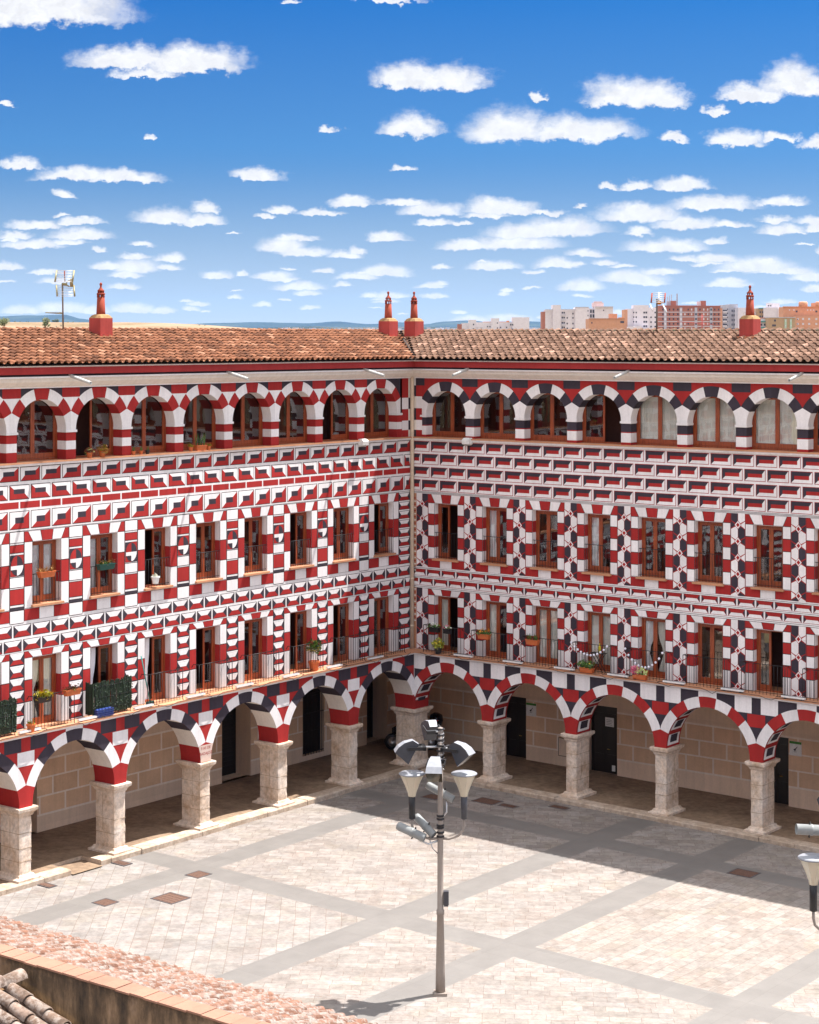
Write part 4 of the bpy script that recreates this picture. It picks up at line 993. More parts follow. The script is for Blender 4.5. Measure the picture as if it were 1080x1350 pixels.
for (a, b, sa_, sb_, dsc) in ((15.5, 3.72, .55, .5, 'small square rusty cover set in the crossing of the grey bands on the left'), (17.75, 4.78, .75, .8, 'largest square rusty cover in the sunlit paving at the left'),
      (19.25, 3.6, .5, .5, 'square rusty cover in the grey band at far left'), (2.45, 5.3, .62, .85, 'larger dark rusty cover in the shade near the corner of the square'), (2.5, 6.25, .3, .6, 'narrow dark cover beside the larger one in the shade'),
      (1.5, 7.75, .3, .65, 'narrow dark grating close to the right kerb between the second and third piers'), (4.55, 16.6, .62, .75, 'dark square cover in the shaded grey band under the right lamp'), (3.2, 3.45, .55, .6, 'dark cover in the shade half hidden behind the street lamp head'),
      (16.15, 0.98, .3, .6, 'pinkish narrow grating in front of the left step'), (19.2, 0.95, .25, .6, 'worn narrow grating by the step in front of the leftmost pier')):
    mb = MB(lambda x, y, z, a=a, b=b: FG(a + x, b + y, gz(b + y) + z)); h1, h2 = sa_/2, sb_/2
    t = thing('manhole_cover', FG(a, b, gz(b)), dsc, 'manhole cover', 'covers and gratings in the paving')
    mb.box(-h1, h1, -h2, h2, -0.02, 0.006); 
    for k in range(5):
        x = -h1 + 0.06 + (2*h1 - 0.12)*k/4; mb.box(x - 0.015, x + 0.015, -h2 + 0.05, h2 - 0.05, 0.0061, 0.011)
    mb.build('cover_plate', RUST, t)
    f = MB(lambda x, y, z, a=a, b=b: FG(a + x, b + y, gz(b + y) + z)); e = 0.04
    for q in ((-h1-e, h1+e, -h2-e, -h2), (-h1-e, h1+e, h2, h2+e), (-h1-e, -h1, -h2, h2), (h1, h1+e, -h2, h2)): f.box(*q, -0.02, 0.009)
    f.build('frame', GREYM, t)

# ---------------------------------------------------------------- low building at the near side of the square
def FN(b, a, z): return FG(a, b, z)
lowb = thing('low_building', FG(35.2, 22, 0), 'low tile-roofed building in the foreground with a terracotta-capped dirty parapet', 'building')
def dirty_wall():
    m, t, b = mat('stained_parapet_render')
    n1 = tnoise(t, 1.6, 7, 0.7, sc3=(1.6, 1.6, 0.5)); n2 = tnoise(t, 7, 6, 0.75)
    base = ramp(t, n1, [(0.30, (0.035, 0.025, 0.018)), (0.46, (0.13, 0.085, 0.05)), (0.58, (0.26, 0.17, 0.10)), (0.74, (0.42, 0.30, 0.22))])
    tc = N(t, 'ShaderNodeTexCoord'); sp = N(t, 'ShaderNodeSeparateXYZ'); L(t, tc.outputs['Object'], sp.inputs[0])
    top = mrange(t, sp.outputs[2], 5.0, 5.45, 0.0, 0.75)      # black algae growing down from the coping
    k = N(t, 'ShaderNodeMath', operation='MULTIPLY'); L(t, top, k.inputs[0]); L(t, mrange(t, n2, 0.35, 0.6, 0.3, 1.0), k.inputs[1])
    L(t, mixc(t, k.outputs[0], base, (0.03, 0.024, 0.02)), b.inputs['Base Color']); b.inputs['Roughness'].default_value = 0.95
    bump(t, b, n2, 0.5, 0.02); return m
COPE = paint('pink_coping_tile', (0.31, 0.165, 0.115), 0.2, streak=0.1, bs=0.3)
PA, PT = 35.47, 5.5
mb = MB(FN); mb.box(6, 48, PA - 0.36, PA - 0.06, -0.5, PT - 0.035); mb.build('parapet_wall', dirty_wall(), lowb)
mb = MB(FN); rnd = random.Random(5); b = 6.0
while b < 48:
    l = 0.33; h = rnd.gauss(0, 0.004); mb.box(b + 0.006, b + l - 0.006, PA - 0.40 + rnd.gauss(0, 0.005), PA + rnd.gauss(0, 0.006), PT - 0.034 + h, PT + h); b += l
mb.build('coping', COPE, lowb)
mb = MB(FN); rnd = random.Random(21)
cs_, sn_ = math.cos(rad(16.5)), math.sin(rad(16.5))
Pn = lambda u, s, h: (u, 31.88 + s*cs_ - h*sn_, 4.40 + s*sn_ + h*cs_)
tiles(mb, Pn, 6, 48, 2.90, 0.245, 0.46, 0.088, rnd, 0.010)
rf = mb.build('old_tile_roof', TILE_O, lowb)
mb = MB(FN); mb.poly([Pn(6, 0, -0.02), Pn(48, 0, -0.02), Pn(48, 3.4, -0.02), Pn(6, 3.4, -0.02)]); mb.box(6, 48, 32.0, 32.2, -0.6, 4.36); mb.build('roof_bed', plain('roof_mortar', (0.22, 0.15, 0.11), 0.95, var=0.4), lowb)
# the nearer roof that meets the parapet
mb = MB(FN); rnd = random.Random(8)
def near_tile(p0, p1, r0, r1, up=True, n=8):
    p0, p1 = Vector(p0), Vector(p1); d = (p1 - p0).normalized(); x = d.cross(Vector((0, 0, 1))).normalized(); h = x.cross(d)
    sg = 1 if up else -1
    rows = [[tuple(p + x*r*math.cos(math.pi*k/n) + h*sg*r*0.9*math.sin(math.pi*k/n)) for k in range(n + 1)] for p, r in ((p0, r0*0.82), (p0, r0), (p1, r1))]
    mb.grid(rows, 0, True)
# ridge runs parallel to the right wing's depth; tile rows fall towards the parapet corner
zr = 5.22
for r in range(9):                                          # covers and channels falling away from a short ridge
    bo = 17.02 - 0.36*r
    for s in range(16):
        a0 = 35.62 + 0.0 + s*0.36; z0 = zr - 0.05 - 0.10*0
    # rows run with b (along the parapet), stepping down
rows_b0 = 18.95
for r in range(10):
    a = 35.90 + 0.36*r
    for s in range(16):
        b0 = rows_b0 + s*0.46; z0 = zr - 0.03 - s*0.46*0.30
        near_tile((b0 + 0.56 + rnd.gauss(0, .015), a + rnd.gauss(0, .012), z0 - 0.56*0.30 + 0.055), (b0 + rnd.gauss(0, .012), a + rnd.gauss(0, .012), z0 + 0.015), 0.135, 0.112)
        near_tile((b0 + 0.54, a + 0.18, z0 - 0.54*0.30 + 0.045), (b0, a + 0.18, z0 + 0.0), 0.11, 0.13, False)
for s in range(12):
    near_tile((rows_b0 - 0.02, 35.56 + s*0.46 + 0.54, zr + 0.02), (rows_b0 - 0.02, 35.56 + s*0.46, zr + 0.055), 0.14, 0.16)
mb.build('near_tile_roof', TILE_N, lowb)
mb = MB(FN); mb.poly([(rows_b0 - 0.1, 35.5, zr - 0.12), (rows_b0 - 0.1, 41, zr - 0.12), (rows_b0 + 8, 41, zr - 0.12 - 8.1*0.30), (rows_b0 + 8, 35.5, zr - 0.12 - 8.1*0.30)])
mb.poly([(rows_b0 - 0.1, 35.5, zr - 0.12), (rows_b0 - 0.1, 41, zr - 0.12), (rows_b0 - 8, 41, zr - 2.4), (rows_b0 - 8, 35.5, zr - 2.4)])
mb.build('near_roof_bed', plain('brown_roof_mortar', (0.17, 0.09, 0.035), 0.95, var=0.5), lowb)

# ---------------------------------------------------------------- street lamps
LGLASS, _t, _b = mat('frosted_lantern_glass')
_b.inputs['Base Color'].default_value = (0.80, 0.72, 0.56, 1); _b.inputs['Roughness'].default_value = 0.35; _b.inputs['Transmission Weight'].default_value = 0.45
POLEM = paint('grey_brown_lamp_paint', (0.30, 0.255, 0.225), 0.12, 0.5, 0.2, 0.05)
CAPW = plain('white_enamel', (0.25, 0.26, 0.29), 0.45); LENS = plain('lamp_lens', (0.10, 0.085, 0.06), 0.12, 0.7)
def flood(par, c, d, tilt, s=0.36):
    """asymmetric floodlight head: a dark body with a curved white back, a glass front and a fork"""
    d = Vector(d).normalized(); q = Matrix.Rotation(math.atan2(d.y, d.x), 4, 'Z') @ Matrix.Rotation(rad(tilt), 4, 'Y')
    c = Vector(c); F = lambda x, y, z: c + (q @ Vector((x, y, z)))
    # outline in the aiming plane, with the half width of each corner: A front top, curved white back to B, C behind, D at the foot of the glass
    prof = [(0.67, -0.09, .25), (0.57, 0.04, .23), (0.42, 0.14, .19), (0.21, 0.19, .14), (0.056, 0.09, .13), (0.33, -0.40, .22)]
    prof = [(x*s, z*s, h*s*0.80) for x, z, h in prof]
    mb = MB(F); n = len(prof)
    for k in range(n):
        (x0, z0, h0), (x1, z1, h1) = prof[k], prof[(k+1) % n]
        mb.poly([(x0, -h0, z0), (x1, -h1, z1), (x1, h1, z1), (x0, h0, z0)], (1, 1, 1, 1, 0, 2)[k], k < 3)
    for y in (-1, 1): mb.poly([(x, y*h, z) for x, z, h in prof], 0)
    fl = mb.build('floodlight', [GREYM, CAPW, LENS], par)
    fk = MB(F); hw = 0.20*s
    for y in (-hw - 0.015, hw + 0.015): fk.box(-0.10*s, 0.34*s, y - 0.012, y + 0.012, -0.045*s, 0.035*s)
    fk.box(-0.12*s, -0.04*s, -hw - 0.027, hw + 0.027, -0.05*s, 0.04*s); fk.build('bracket', BLACKP, fl)
def spot(par, c, d, l=0.62, r=0.115):
    d = Vector(d).normalized(); c = Vector(c); q = d.to_track_quat('Z', 'Y').to_matrix(); F = lambda x, y, z: c + q @ Vector((x, y, z))
    mb = MB(F); mb.lathe([(0.03, -l*0.62), (r*0.85, -l*0.60), (r, -l*0.52), (r, -l*0.12), (r*1.08, -l*0.11), (r*1.08, -l*0.06), (r, -l*0.05), (r, l*0.36), (r*0.94, l*0.37), (r*0.9, l*0.30), (0.01, l*0.30)], n=16)
    sp = mb.build('spotlight', CAPG, par)
    b = MB(F); b.tube([(0, r + .01, 0), (0, r + .06, -0.02), (0, -r - 0.06, -0.02), (0, -r - .01, 0)], 0.014, 6); b.build('bracket', BLACKP, sp)
CAPG = plain('pale_grey_enamel', (0.24, 0.25, 0.25), 0.35)
def lantern(par, x, dark):
    sg = 1 if x > 0 else -1; ax = abs(x)
    arm = MB(); arm.tube([(0, 0, 3.96), (sg*ax*0.35, 0, 3.94), (sg*ax*0.75, 0, 4.02), (sg*ax*0.95, 0, 4.15), (sg*ax, 0, 4.30), (sg*ax, 0, 4.48)], 0.034, 8)
    ar = arm.build('lantern_arm', POLEM, par, ORG[par.name] - ORG[par.name])
    ln = MB(); c = (x, 0, 0)
    ln.lathe([(0.05, 4.44), (0.085, 4.46), (0.085, 5.00), (0.06, 5.02)], c, 14); lt = ln.build('lantern', BLACKP if dark else GREYM, par, ZERO)
    gb = MB(); gb.lathe([(0.085, 5.02), (0.10, 5.11), (0.17, 5.30), (0.25, 5.47), (0.30, 5.58)], c, 16, caps=False)
    gb.build('glass_cone', LGLASS, lt, ZERO)
    rb = MB()
    for k in range(8):
        a = 2*math.pi*k/8 + 0.2; rb.tube([(x + r*math.cos(a), r*math.sin(a), z) for r, z in ((0.09, 5.02), (0.105, 5.11), (0.175, 5.30), (0.255, 5.47), (0.305, 5.58))], 0.008, 4)
    rb.build('rib', LRIB, lt, ZERO)
    cp = MB(); cp.lathe([(0.30, 5.57), (0.335, 5.585), (0.335, 5.605), (0.30, 5.625), (0.0, 5.65)], c, 24); cp.build('lantern_cap', CAPW, lt, ZERO)
LRIB = plain('cream_rib', (0.74, 0.68, 0.55), 0.5)
def lamp_parts(par):
    # heights are drawn for a 6.9 m lamp; everything is modelled round the foot of the pole
    K = MB
    mb = K(); mb.box(-0.17, 0.17, -0.17, 0.17, 0, 0.07); mb.lathe([(0.125, 0.07), (0.118, 0.6), (0.085, 2.02), (0.10, 2.03), (0.10, 2.14), (0.078, 2.16), (0.076, 3.3), (0.068, 4.9), (0.06, 6.76)], n=18)
    mb.build('pole', POLEM, par, ZERO)
    
    for z in (3.98, 4.08, 4.20, 4.26, 4.42, 4.50, 5.86, 6.0, 6.15, 6.28, 6.42, 6.55, 6.70): mb = K(); mb.lathe([(0.075, z), (0.10, z + 0.012), (0.10, z + 0.045), (0.075, z + 0.057)], n=12, caps=False); mb.build('clamp', IRON, par, ZERO)
    mb = K(); mb.box(0.08, 0.21, -0.07, 0.07, 2.28, 2.62); mb.box(0.09, 0.20, -0.06, 0.06, 2.24, 2.28); mb.build('junction_box', GREYM, par, ZERO)
    lantern(par, -0.72, True); lantern(par, 0.60, False)
    mb = K()
    for p, q in (((0, 0, 6.28), (-0.56, 0, 6.27)), ((0, 0, 6.24), (0.18, -0.02, 6.24)), ((0, 0, 6.64), (-0.13, 0.04, 6.66)), ((0, 0, 5.92), (-0.08, -0.06, 5.92))): mb.tube([p, q], 0.028, 8)
    pts = []
    for k in range(60): pts.append((0.085*math.cos(k*1.1) + 0.012, 0.085*math.sin(k*1.1), 5.70 + k*0.018))
    mb.tube(pts, 0.010, 5); mb.build('bracket_arm', STEEL, par, ZERO)
    mb = K()
    mb.tube([(0.02, 0, 4.45), (0.16, 0.0, 4.62), (0.16, 0.05, 4.80), (0.12, 0.1, 4.95)], 0.024, 6); mb.tube([(0, 0, 3.92), (-0.30, -0.05, 3.82), (-0.52, -0.08, 3.92), (-0.56, -0.1, 4.06)], 0.03, 6); mb.tube([(0, 0, 4.0), (-0.25, 0.05, 3.92), (-0.32, 0.05, 4.10)], 0.022, 6)
    mb.tube([(-0.05, 0, 3.55), (-0.2, 0, 3.7), (-0.28, 0, 3.95)], 0.016, 6); mb.build('spotlight_arm', STEEL, par, ZERO)
def lamp(name, loc, label, second=False):
    t = thing(name, loc, label, 'street lamp', 'lamp posts standing in the square')
    ORG[t.name] = Vector(ZERO)
    lamp_parts(t)
    if second: spot(t, (-0.82, 0.0, 6.20), (-1, -0.05, 0.06), 0.74, 0.115)
    else: flood(t, (-0.50, 0.0, 6.27), (-1, -0.10, 0), 0, 1.0); spot(t, (0.08, 0.10, 5.06), (0.86, -0.25, -0.42), 0.80, 0.10)
    flood(t, (0.20, 0.0, 6.24), (1, -0.5, 0), 0, 1.0); flood(t, (-0.16, 0.12, 6.66), (-0.25, 1, 0), -10, 0.95); flood(t, (-0.10, -0.10, 5.92), (-0.12, -1, 0), 4, 1.05)
    if not second: spot(t, (-0.66, -0.14, 4.12), (0.88, -0.25, -0.34), 0.80, 0.11); spot(t, (-0.34, 0.08, 4.20), (0.62, -0.45, -0.55), 0.72, 0.105)
    return t
lamp_a = lamp('street_lamp', FG(19.1, 15.72, gz(15.7)), 'tall grey lamp post with floodlights and two glass cone lanterns in mid square')
_pb = Vector((9.42, 41.0, 0)); _pb.z = gz((_pb - COR).dot(dR))
lamp_b = lamp('street_lamp', _pb, 'x', True)
lamp_b['label'] = 'lamp post cut off by the right edge, one glass cone lantern and one spotlight showing'

# ---------------------------------------------------------------- plants, screens, lights and other things on the ledges
def leaves(mb, c, r, n, sz, m=0, rnd=random, flat=1.0):
    for _ in range(n):
        v = Vector((rnd.gauss(0, 1), rnd.gauss(0, 1), rnd.gauss(0, 1)*flat)).normalized()*r*rnd.random()**0.45
        p = Vector(c) + v; a = Vector((rnd.gauss(0,1), rnd.gauss(0,1), rnd.gauss(0,1))).normalized(); b = a.orthogonal().normalized()
        s = sz*rnd.uniform(0.6, 1.3); mb.poly([tuple(p - a*s), tuple(p + b*s*0.45), tuple(p + a*s), tuple(p - b*s*0.45)], m)
def blades(mb, c, n, h, spread, m=0, rnd=random):
    for _ in range(n):
        a = rnd.uniform(0, 6.28); o = Vector((math.cos(a), math.sin(a), 0)); b = Vector(c) + o*rnd.uniform(0, 0.04); hh = h*rnd.uniform(0.6, 1.1); t = b + o*spread*rnd.uniform(0.2, 1) + Vector((0, 0, hh)); md = (b + t)/2 + Vector((0, 0, hh*0.12))
        x = o.orthogonal().normalized()*0.016
        mb.poly([tuple(b - x), tuple(b + x), tuple(md + x), tuple(md - x)], m); mb.poly([tuple(md - x), tuple(md + x), tuple(t)], m)
def trough(P, l, col_, d=0.18, h=0.16):
    mb = MB(); a, b = l/2, d/2
    rows = [[(-x, -y, z), (x, -y, z), (x, y, z), (-x, y, z)] for x, y, z in ((a*0.86, b*0.8, 0), (a, b, h), (a*1.03, b*1.12, h), (a*1.03, b*1.12, h + 0.025), (a*0.96, b*0.95, h + 0.025), (a*0.94, b*0.9, h - 0.01))]
    ids = mb.grid(rows, 0, False, True); mb.cap(ids[0][::-1]); mb.cap(ids[-1], 1); return mb.build('planter', [col_, SOIL], P, ZERO)
def pot(P, r, h, col_):
    mb = MB(); mb.lathe([(r*0.68, 0), (r*0.95, h*0.8), (r*1.08, h*0.82), (r*1.08, h), (r*0.92, h), (r*0.9, h*0.9)], n=12, smooth=False); return mb.build('planter', col_, P, ZERO)
SOIL = plain('soil', (0.05, 0.03, 0.02), 0.95)
RZL, RZR = math.atan2(dL.y, dL.x), math.atan2(dR.y, dR.x)
def plant(F, x, w, z, label, kind, foliage, l=0.5, pm=None, cat='potted plant', group=None, name='flower_box'):
    u = uat(F, x, w); P = thing(name, F(u, w, z), label, cat, group, RZL if F is FL else RZR); ORG[P.name] = Vector(ZERO)
    if kind == 'trough': trough(P, l, pm or TROUGH); top = 0.16
    else: pot(P, l, l*1.7, pm or TROUGH); top = l*1.6
    rnd = random.Random(int(x*7 + z*100))
    for (fm, ty, n, sz, rr, dz) in foliage:
        mb = MB()
        for k in range(max(1, int(l/0.12)) if kind == 'trough' else 1):
            cx_ = (-l/2 + 0.07 + k*0.12) if kind == 'trough' else 0
            if ty == 'leaf': leaves(mb, (cx_, 0, top + dz), rr, n, sz, 0, rnd, 0.8)
            else: blades(mb, (cx_, 0, top - 0.02), n, sz, rr, 0, rnd)
        mb.build('flowers' if fm in (YELF, ORF, PINK, PALEG, WHF) else 'foliage', fm, P, ZERO)
    return P
GB = 'plants in pots and flower boxes'
zrU, zrL = 9.22, 5.56
plant(FL, 61, 0.10, 9.10, 'orange flower box of withered orange plants hung on an upper window of the sunlit wing', 'trough', [(DRY, 'blade', 5, 0.22, 0.16, 0), (DRY, 'leaf', 12, 0.05, 0.12, 0.06)], 0.62, group=GB)
plant(FL, 139.5, 0.10, 9.10, 'dark green flower box with reddish seedlings hung on an upper window of the sunlit wing', 'trough', [(GREEN, 'leaf', 14, 0.05, 0.12, 0.04), (DRY, 'leaf', 8, 0.05, 0.13, 0.06)], 0.66, GREENP, group=GB)
plant(FL, 205, 0.05, 8.42, 'white round-topped pot standing behind an upper window rail of the sunlit wing', 'pot', [(WHF, 'leaf', 60, 0.06, 0.11, 0.0)], 0.14, WHITEP, group=GB, name='plant_pot')
zu = 12.665
plant(FL, 118, 0.02, zu, 'pot of pale pink rosettes at the left of the open gallery window', 'pot', [(PURP, 'leaf', 60, 0.07, 0.15, 0.05), (PALEG, 'leaf', 30, 0.06, 0.15, 0.05)], 0.10, group=GB, name='plant_pot')
plant(FL, 135, 0.02, zu, 'low pot of bronze spiky succulents on the gallery ledge by the open window', 'pot', [(DRY, 'leaf', 90, 0.08, 0.20, 0.05), (LIME, 'leaf', 20, 0.06, 0.18, 0.05)], 0.12, group=GB, name='plant_pot')
for x, lb, m in ((176, 'small empty orange pot in a gallery arch, leftmost of three', TROUGH), (186, 'small dark orange pot in a gallery arch, middle of three', TROUGH), (194.5, 'small black pot of wilted grass in a gallery arch, rightmost of three', BLACKP)):
    plant(FL, x, 0.02, zu, lb, 'pot', [(GREEN, 'blade', 12, 0.18, 0.06, 0)], 0.075, m, group=GB, name='plant_pot')
plant(FL, 264, 0.03, zu, 'long orange flower box with tall green blades on the gallery ledge', 'trough', [(GREEN, 'blade', 6, 0.45, 0.12, 0)], 0.48, group=GB)
plant(FL, 251.5, 0.04, zu, 'small orange pot of lime leaves at the left of the long gallery flower box', 'pot', [(LIME, 'leaf', 50, 0.05, 0.10, 0.03)], 0.085, group=GB, name='plant_pot')
plant(FL, 275, 0.04, zu, 'small orange pot of lime leaves at the right of the long gallery flower box', 'pot', [(LIME, 'leaf', 50, 0.05, 0.10, 0.03)], 0.085, group=GB, name='plant_pot')
zb = 4.555
plant(FL, 57, 0.40, zrL - 0.20, 'bright yellow leafy plant hung on a balcony rail of the sunlit wing', 'trough', [(LIME, 'leaf', 26, 0.09, 0.17, 0.05), (YELF, 'leaf', 14, 0.07, 0.17, 0.05)], 0.55, DARKW, group=GB)
plant(FL, 95, 0.46, zrL - 0.14, 'orange flower box of dull red plants beside a balcony rail end on the sunlit wing', 'trough', [(PURP, 'leaf', 20, 0.06, 0.13, 0.04), (GREEN, 'leaf', 6, 0.05, 0.12, 0.04)], 0.62, group=GB)
plant(FL, 41, 0.48, zb, 'small terracotta pot with a lime green plant on the far left balcony floor', 'pot', [(LIME, 'leaf', 40, 0.06, 0.12, 0.06)], 0.14, group=GB, name='plant_pot')
plant(FL, 414, 0.30, zb, 'terracotta pot with a tall leafy green plant on a balcony of the sunlit wing', 'pot', [(GREEN, 'leaf', 150, 0.10, 0.30, 0.55), (LIME, 'leaf', 60, 0.09, 0.25, 0.5)], 0.20, group=GB, name='plant_pot')
plant(FR, 573, 0.42, zrL - 0.22, 'black hanging box of white flowers on the first rail of the shaded wing', 'trough', [(GREEN, 'leaf', 18, 0.06, 0.13, 0.06), (WHF, 'leaf', 9, 0.05, 0.14, 0.10)], 0.45, BLACKP, group=GB)
plant(FR, 590, 0.42, zrL - 0.22, 'black hanging pot of pink and white flowers on the first rail of the shaded wing', 'trough', [(GREEN, 'leaf', 18, 0.06, 0.12, 0.06), (PINK, 'leaf', 6, 0.05, 0.13, 0.10), (WHF, 'leaf', 5, 0.05, 0.13, 0.1)], 0.3, BLACKP, group=GB)
plant(FR, 578, 0.44, zb, 'black pot of yellow green leaves on the balcony floor by the corner', 'pot', [(LIME, 'leaf', 110, 0.08, 0.24, 0.12), (YELF, 'leaf', 20, 0.06, 0.2, 0.2)], 0.15, BLACKP, group=GB, name='plant_pot')
plant(FR, 638.5, 0.44, zrL - 0.25, 'orange flower box with green leaves and orange marigolds on a rail of the shaded wing', 'trough', [(GREEN, 'leaf', 30, 0.05, 0.13, 0.06), (ORF, 'leaf', 5, 0.05, 0.12, 0.12)], 0.52, group=GB)
plant(FR, 702.5, 0.44, zrL - 0.25, 'orange flower box with spiky green leaves on the third rail of the shaded wing', 'trough', [(GREEN, 'blade', 8, 0.28, 0.10, 0)], 0.52, group=GB)
plant(FR, 774, 0.50, zb, 'terracotta box of green herbs on the balcony floor beside the bistro table', 'trough', [(GREEN, 'leaf', 60, 0.06, 0.16, 0.12), (YELF, 'leaf', 3, 0.05, 0.16, 0.14)], 0.55, group=GB)
plant(FR, 846, 0.50, zb, 'terracotta box of pink and pale green hydrangeas on the balcony floor', 'trough', [(GREEN, 'leaf', 10, 0.05, 0.13, 0.05), (PALEG, 'leaf', 26, 0.05, 0.15, 0.14)], 0.42, group=GB)
_p = thing('hydrangea', FR(uat(FR, 841, 0.5) - 0.1, 0.52, zb), 'clump of pink hydrangea heads at the left of the pale green ones', 'flowers'); ORG[_p.name] = Vector(ZERO)
mb = MB(); leaves(mb, (0, 0, 0.30), 0.17, 150, 0.06); mb.build('flower_heads', PINK, _p, ZERO); mb = MB(); mb.lathe([(0.07, 0), (0.1, 0.15)], n=10); mb.build('planter', TROUGH, _p, ZERO)
# reed screens
SCR = leafm('artificial_hedge_screen', (0.003, 0.010, 0.005), (0.014, 0.034, 0.012), 0.7)
def screen(i, label):
    c = WL.c0 + WL.p*i; t = thing('hedge_screen', FL(c, 0.4, zb), label, 'screen', 'dark green screens tied to the balcony rails'); mb = MB(FL); rnd = random.Random(i)
    def strip_(p, q, nx):
        for k in range(nx):
            f = (k + 0.5)/nx; u, w = p[0] + (q[0] - p[0])*f + rnd.gauss(0, .005), p[1] + (q[1] - p[1])*f; r = 0.022
            mb.tube([(u, w + rnd.gauss(0, .004), zb + 0.06 + rnd.uniform(0, .04)), (u + rnd.gauss(0, .008), w, zb + 0.6), (u + rnd.gauss(0, .012), w, zb + 1.06 + rnd.uniform(-.02, .05))], r, 5, 0, False)
            for _ in range(5):
                p_ = Vector((u + rnd.gauss(0, .02), w + 0.025 + rnd.random()*0.02, zb + rnd.uniform(0.1, 1.05))); s = 0.03
                mb.poly([tuple(p_ + Vector((-s, rnd.gauss(0, .012), 0))), tuple(p_ + Vector((0, rnd.gauss(0, .012), -s))), tuple(p_ + Vector((s, rnd.gauss(0, .012), 0))), tuple(p_ + Vector((0, rnd.gauss(0, .012), s)))])
    strip_((c - 0.82, 0.40), (c + 0.82, 0.40), 40); strip_((c + 0.82, 0.40), (c + 0.82, 0.05), 9); strip_((c - 0.82, 0.05), (c - 0.82, 0.40), 9)
    mb.build('reed_panel', SCR, t)
    b = MB(FL)
    for z in (zb + 0.25, zb + 0.6, zb + 0.95): b.tube([(c - 0.84, 0.425, z), (c + 0.84, 0.425, z)], 0.006, 4)
    b.build('tie_wire', IRON, t)
screen(6, 'dark green reed screen round the balcony with the leaning teal broom'); screen(8, 'dark green reed screen cut off by the left edge')
_b = thing('broom', FL(uat(FL, 192, 0.25), 0.25, zb), 'teal broom handle leaning in the corner of the screened balcony', 'broom'); mb = MB(FL); ub = uat(FL, 194, 0.25)
mb.tube([(ub - 0.10, 0.28, zb + 0.1), (ub + 0.22, 0.20, zb + 1.62)], 0.018, 8); mb.build('handle', plain('teal_plastic', (0.02, 0.22, 0.20), 0.4), _b)
mb = MB(FL); mb.box(ub - 0.26, ub + 0.06, 0.24, 0.32, zb + 0.0, zb + 0.12); mb.build('bristles', GREENP, _b)
_b = thing('crate', FL(uat(FL, 136, 0.45), 0.45, zb), 'small blue plastic crate on the sunlit balcony floor', 'crate'); mb = MB(FL); u = uat(FL, 136, 0.45)
for k in range(4): mb.box(u - 0.33, u + 0.33, 0.33 - 0.0, 0.35, zb + 0.02 + k*0.06, zb + 0.065 + k*0.06); mb.box(u - 0.33, u + 0.33, 0.55, 0.57, zb + 0.02 + k*0.06, zb + 0.065 + k*0.06); mb.box(u - 0.35, u - 0.33, 0.33, 0.57, zb + 0.02 + k*0.06, zb + 0.065 + k*0.06); mb.box(u + 0.33, u + 0.35, 0.33, 0.57, zb + 0.02 + k*0.06, zb + 0.065 + k*0.06)
mb.box(u - 0.33, u + 0.33, 0.35, 0.55, zb + 0.01, zb + 0.03); mb.build('slatted_box', BLUEP, _b)
mb = MB(FL)
for k in range(5): mb.tube([(u - 0.26 + k*0.13, 0.45, zb + 0.03), (u - 0.26 + k*0.13, 0.45, zb + 0.26)], 0.05, 8)
mb.build('bottles', plain('blue_glass', (0.03, 0.06, 0.25), 0.2), _b)
# floodlight bars and the cable along the balcony edges
for g, F, nm in ((WL, FL, 'sunlit'), (WR, FR, 'shaded')):
    for i in range(g.nb):
        u = g.c0 + g.p*(i + 0.5) - (0.06 if g.side == 'L' else -0.06)
        t = thing('linear_floodlight', F(u, 0.5, 4.555), 'long white bar light on the balcony edge of the %s wing, %s from the corner' % (nm, ORD[i]), 'bar light', 'bar lights along the balcony edges')
        mb = MB(F); mb.box(u - 0.42, u + 0.42, 0.46, 0.56, 4.585, 4.64); mb.box(u - 0.40, u + 0.40, 0.47, 0.55, 4.6405, 4.648, 1); mb.build('housing', [WHITEP, CAPW], t)
        mb = MB(F)
        for e in (-0.3, 0.3): mb.box(u + e - 0.02, u + e + 0.02, 0.47, 0.55, 4.555, 4.585)
        mb.tube([(u - 0.42, 0.51, 4.60), (u - 0.52, 0.56, 4.60), (u - 0.60, 0.62, 4.57)], 0.012, 5); mb.build('foot', IRON, t)
    t = thing('cable', F(8, 0.6, 4.55), 'thin black cable draped along the balcony edge of the %s wing' % nm, 'cable'); mb = MB(F); pts = []
    rnd = random.Random(2 if g is WL else 9); u = 0.9
    while u < g.U1 - 0.5:
        pts += [(u, 0.655, 4.565), (u + 0.25, 0.672, 4.53 - rnd.uniform(0, .05)), (u + 0.45, 0.672, 4.50 - rnd.uniform(0.0, .08)), (u + 0.62, 0.672, 4.54), (u + 0.75, 0.655, 4.566)]; u += rnd.uniform(1.6, 2.6)
    mb.tube(pts, 0.009, 5); mb.build('wire', IRON, t)
for F, x, lb in ((FL, 478, 'small white lamp box on the gallery ledge of the sunlit wing near the corner'), (FR, 617, 'small white lamp box on the gallery ledge of the shaded wing near the corner')):
    u = uat(F, x, 0.12); t = thing('lamp_box', F(u, 0.12, 12.5), lb, 'lamp'); mb = MB(F)
    rows = [[(u - a, 0.04, z), (u + a, 0.04, z), (u + a, b, z), (u - a, b, z)] for a, b, z in ((0.10, 0.14, 12.42), (0.16, 0.28, 12.47), (0.16, 0.30, 12.62), (0.13, 0.20, 12.70))]
    ids = mb.grid(rows, 0, False, True); mb.cap(ids[0][::-1]); mb.cap(ids[-1]); mb.build('case', WHITEP, t); mb = MB(F); mb.box(u - 0.12, u + 0.12, 0.16, 0.26, 12.405, 12.418); mb.build('lens', LENS, t)
BULB = plain('white_bulb', (0.80, 0.80, 0.90), 0.3)
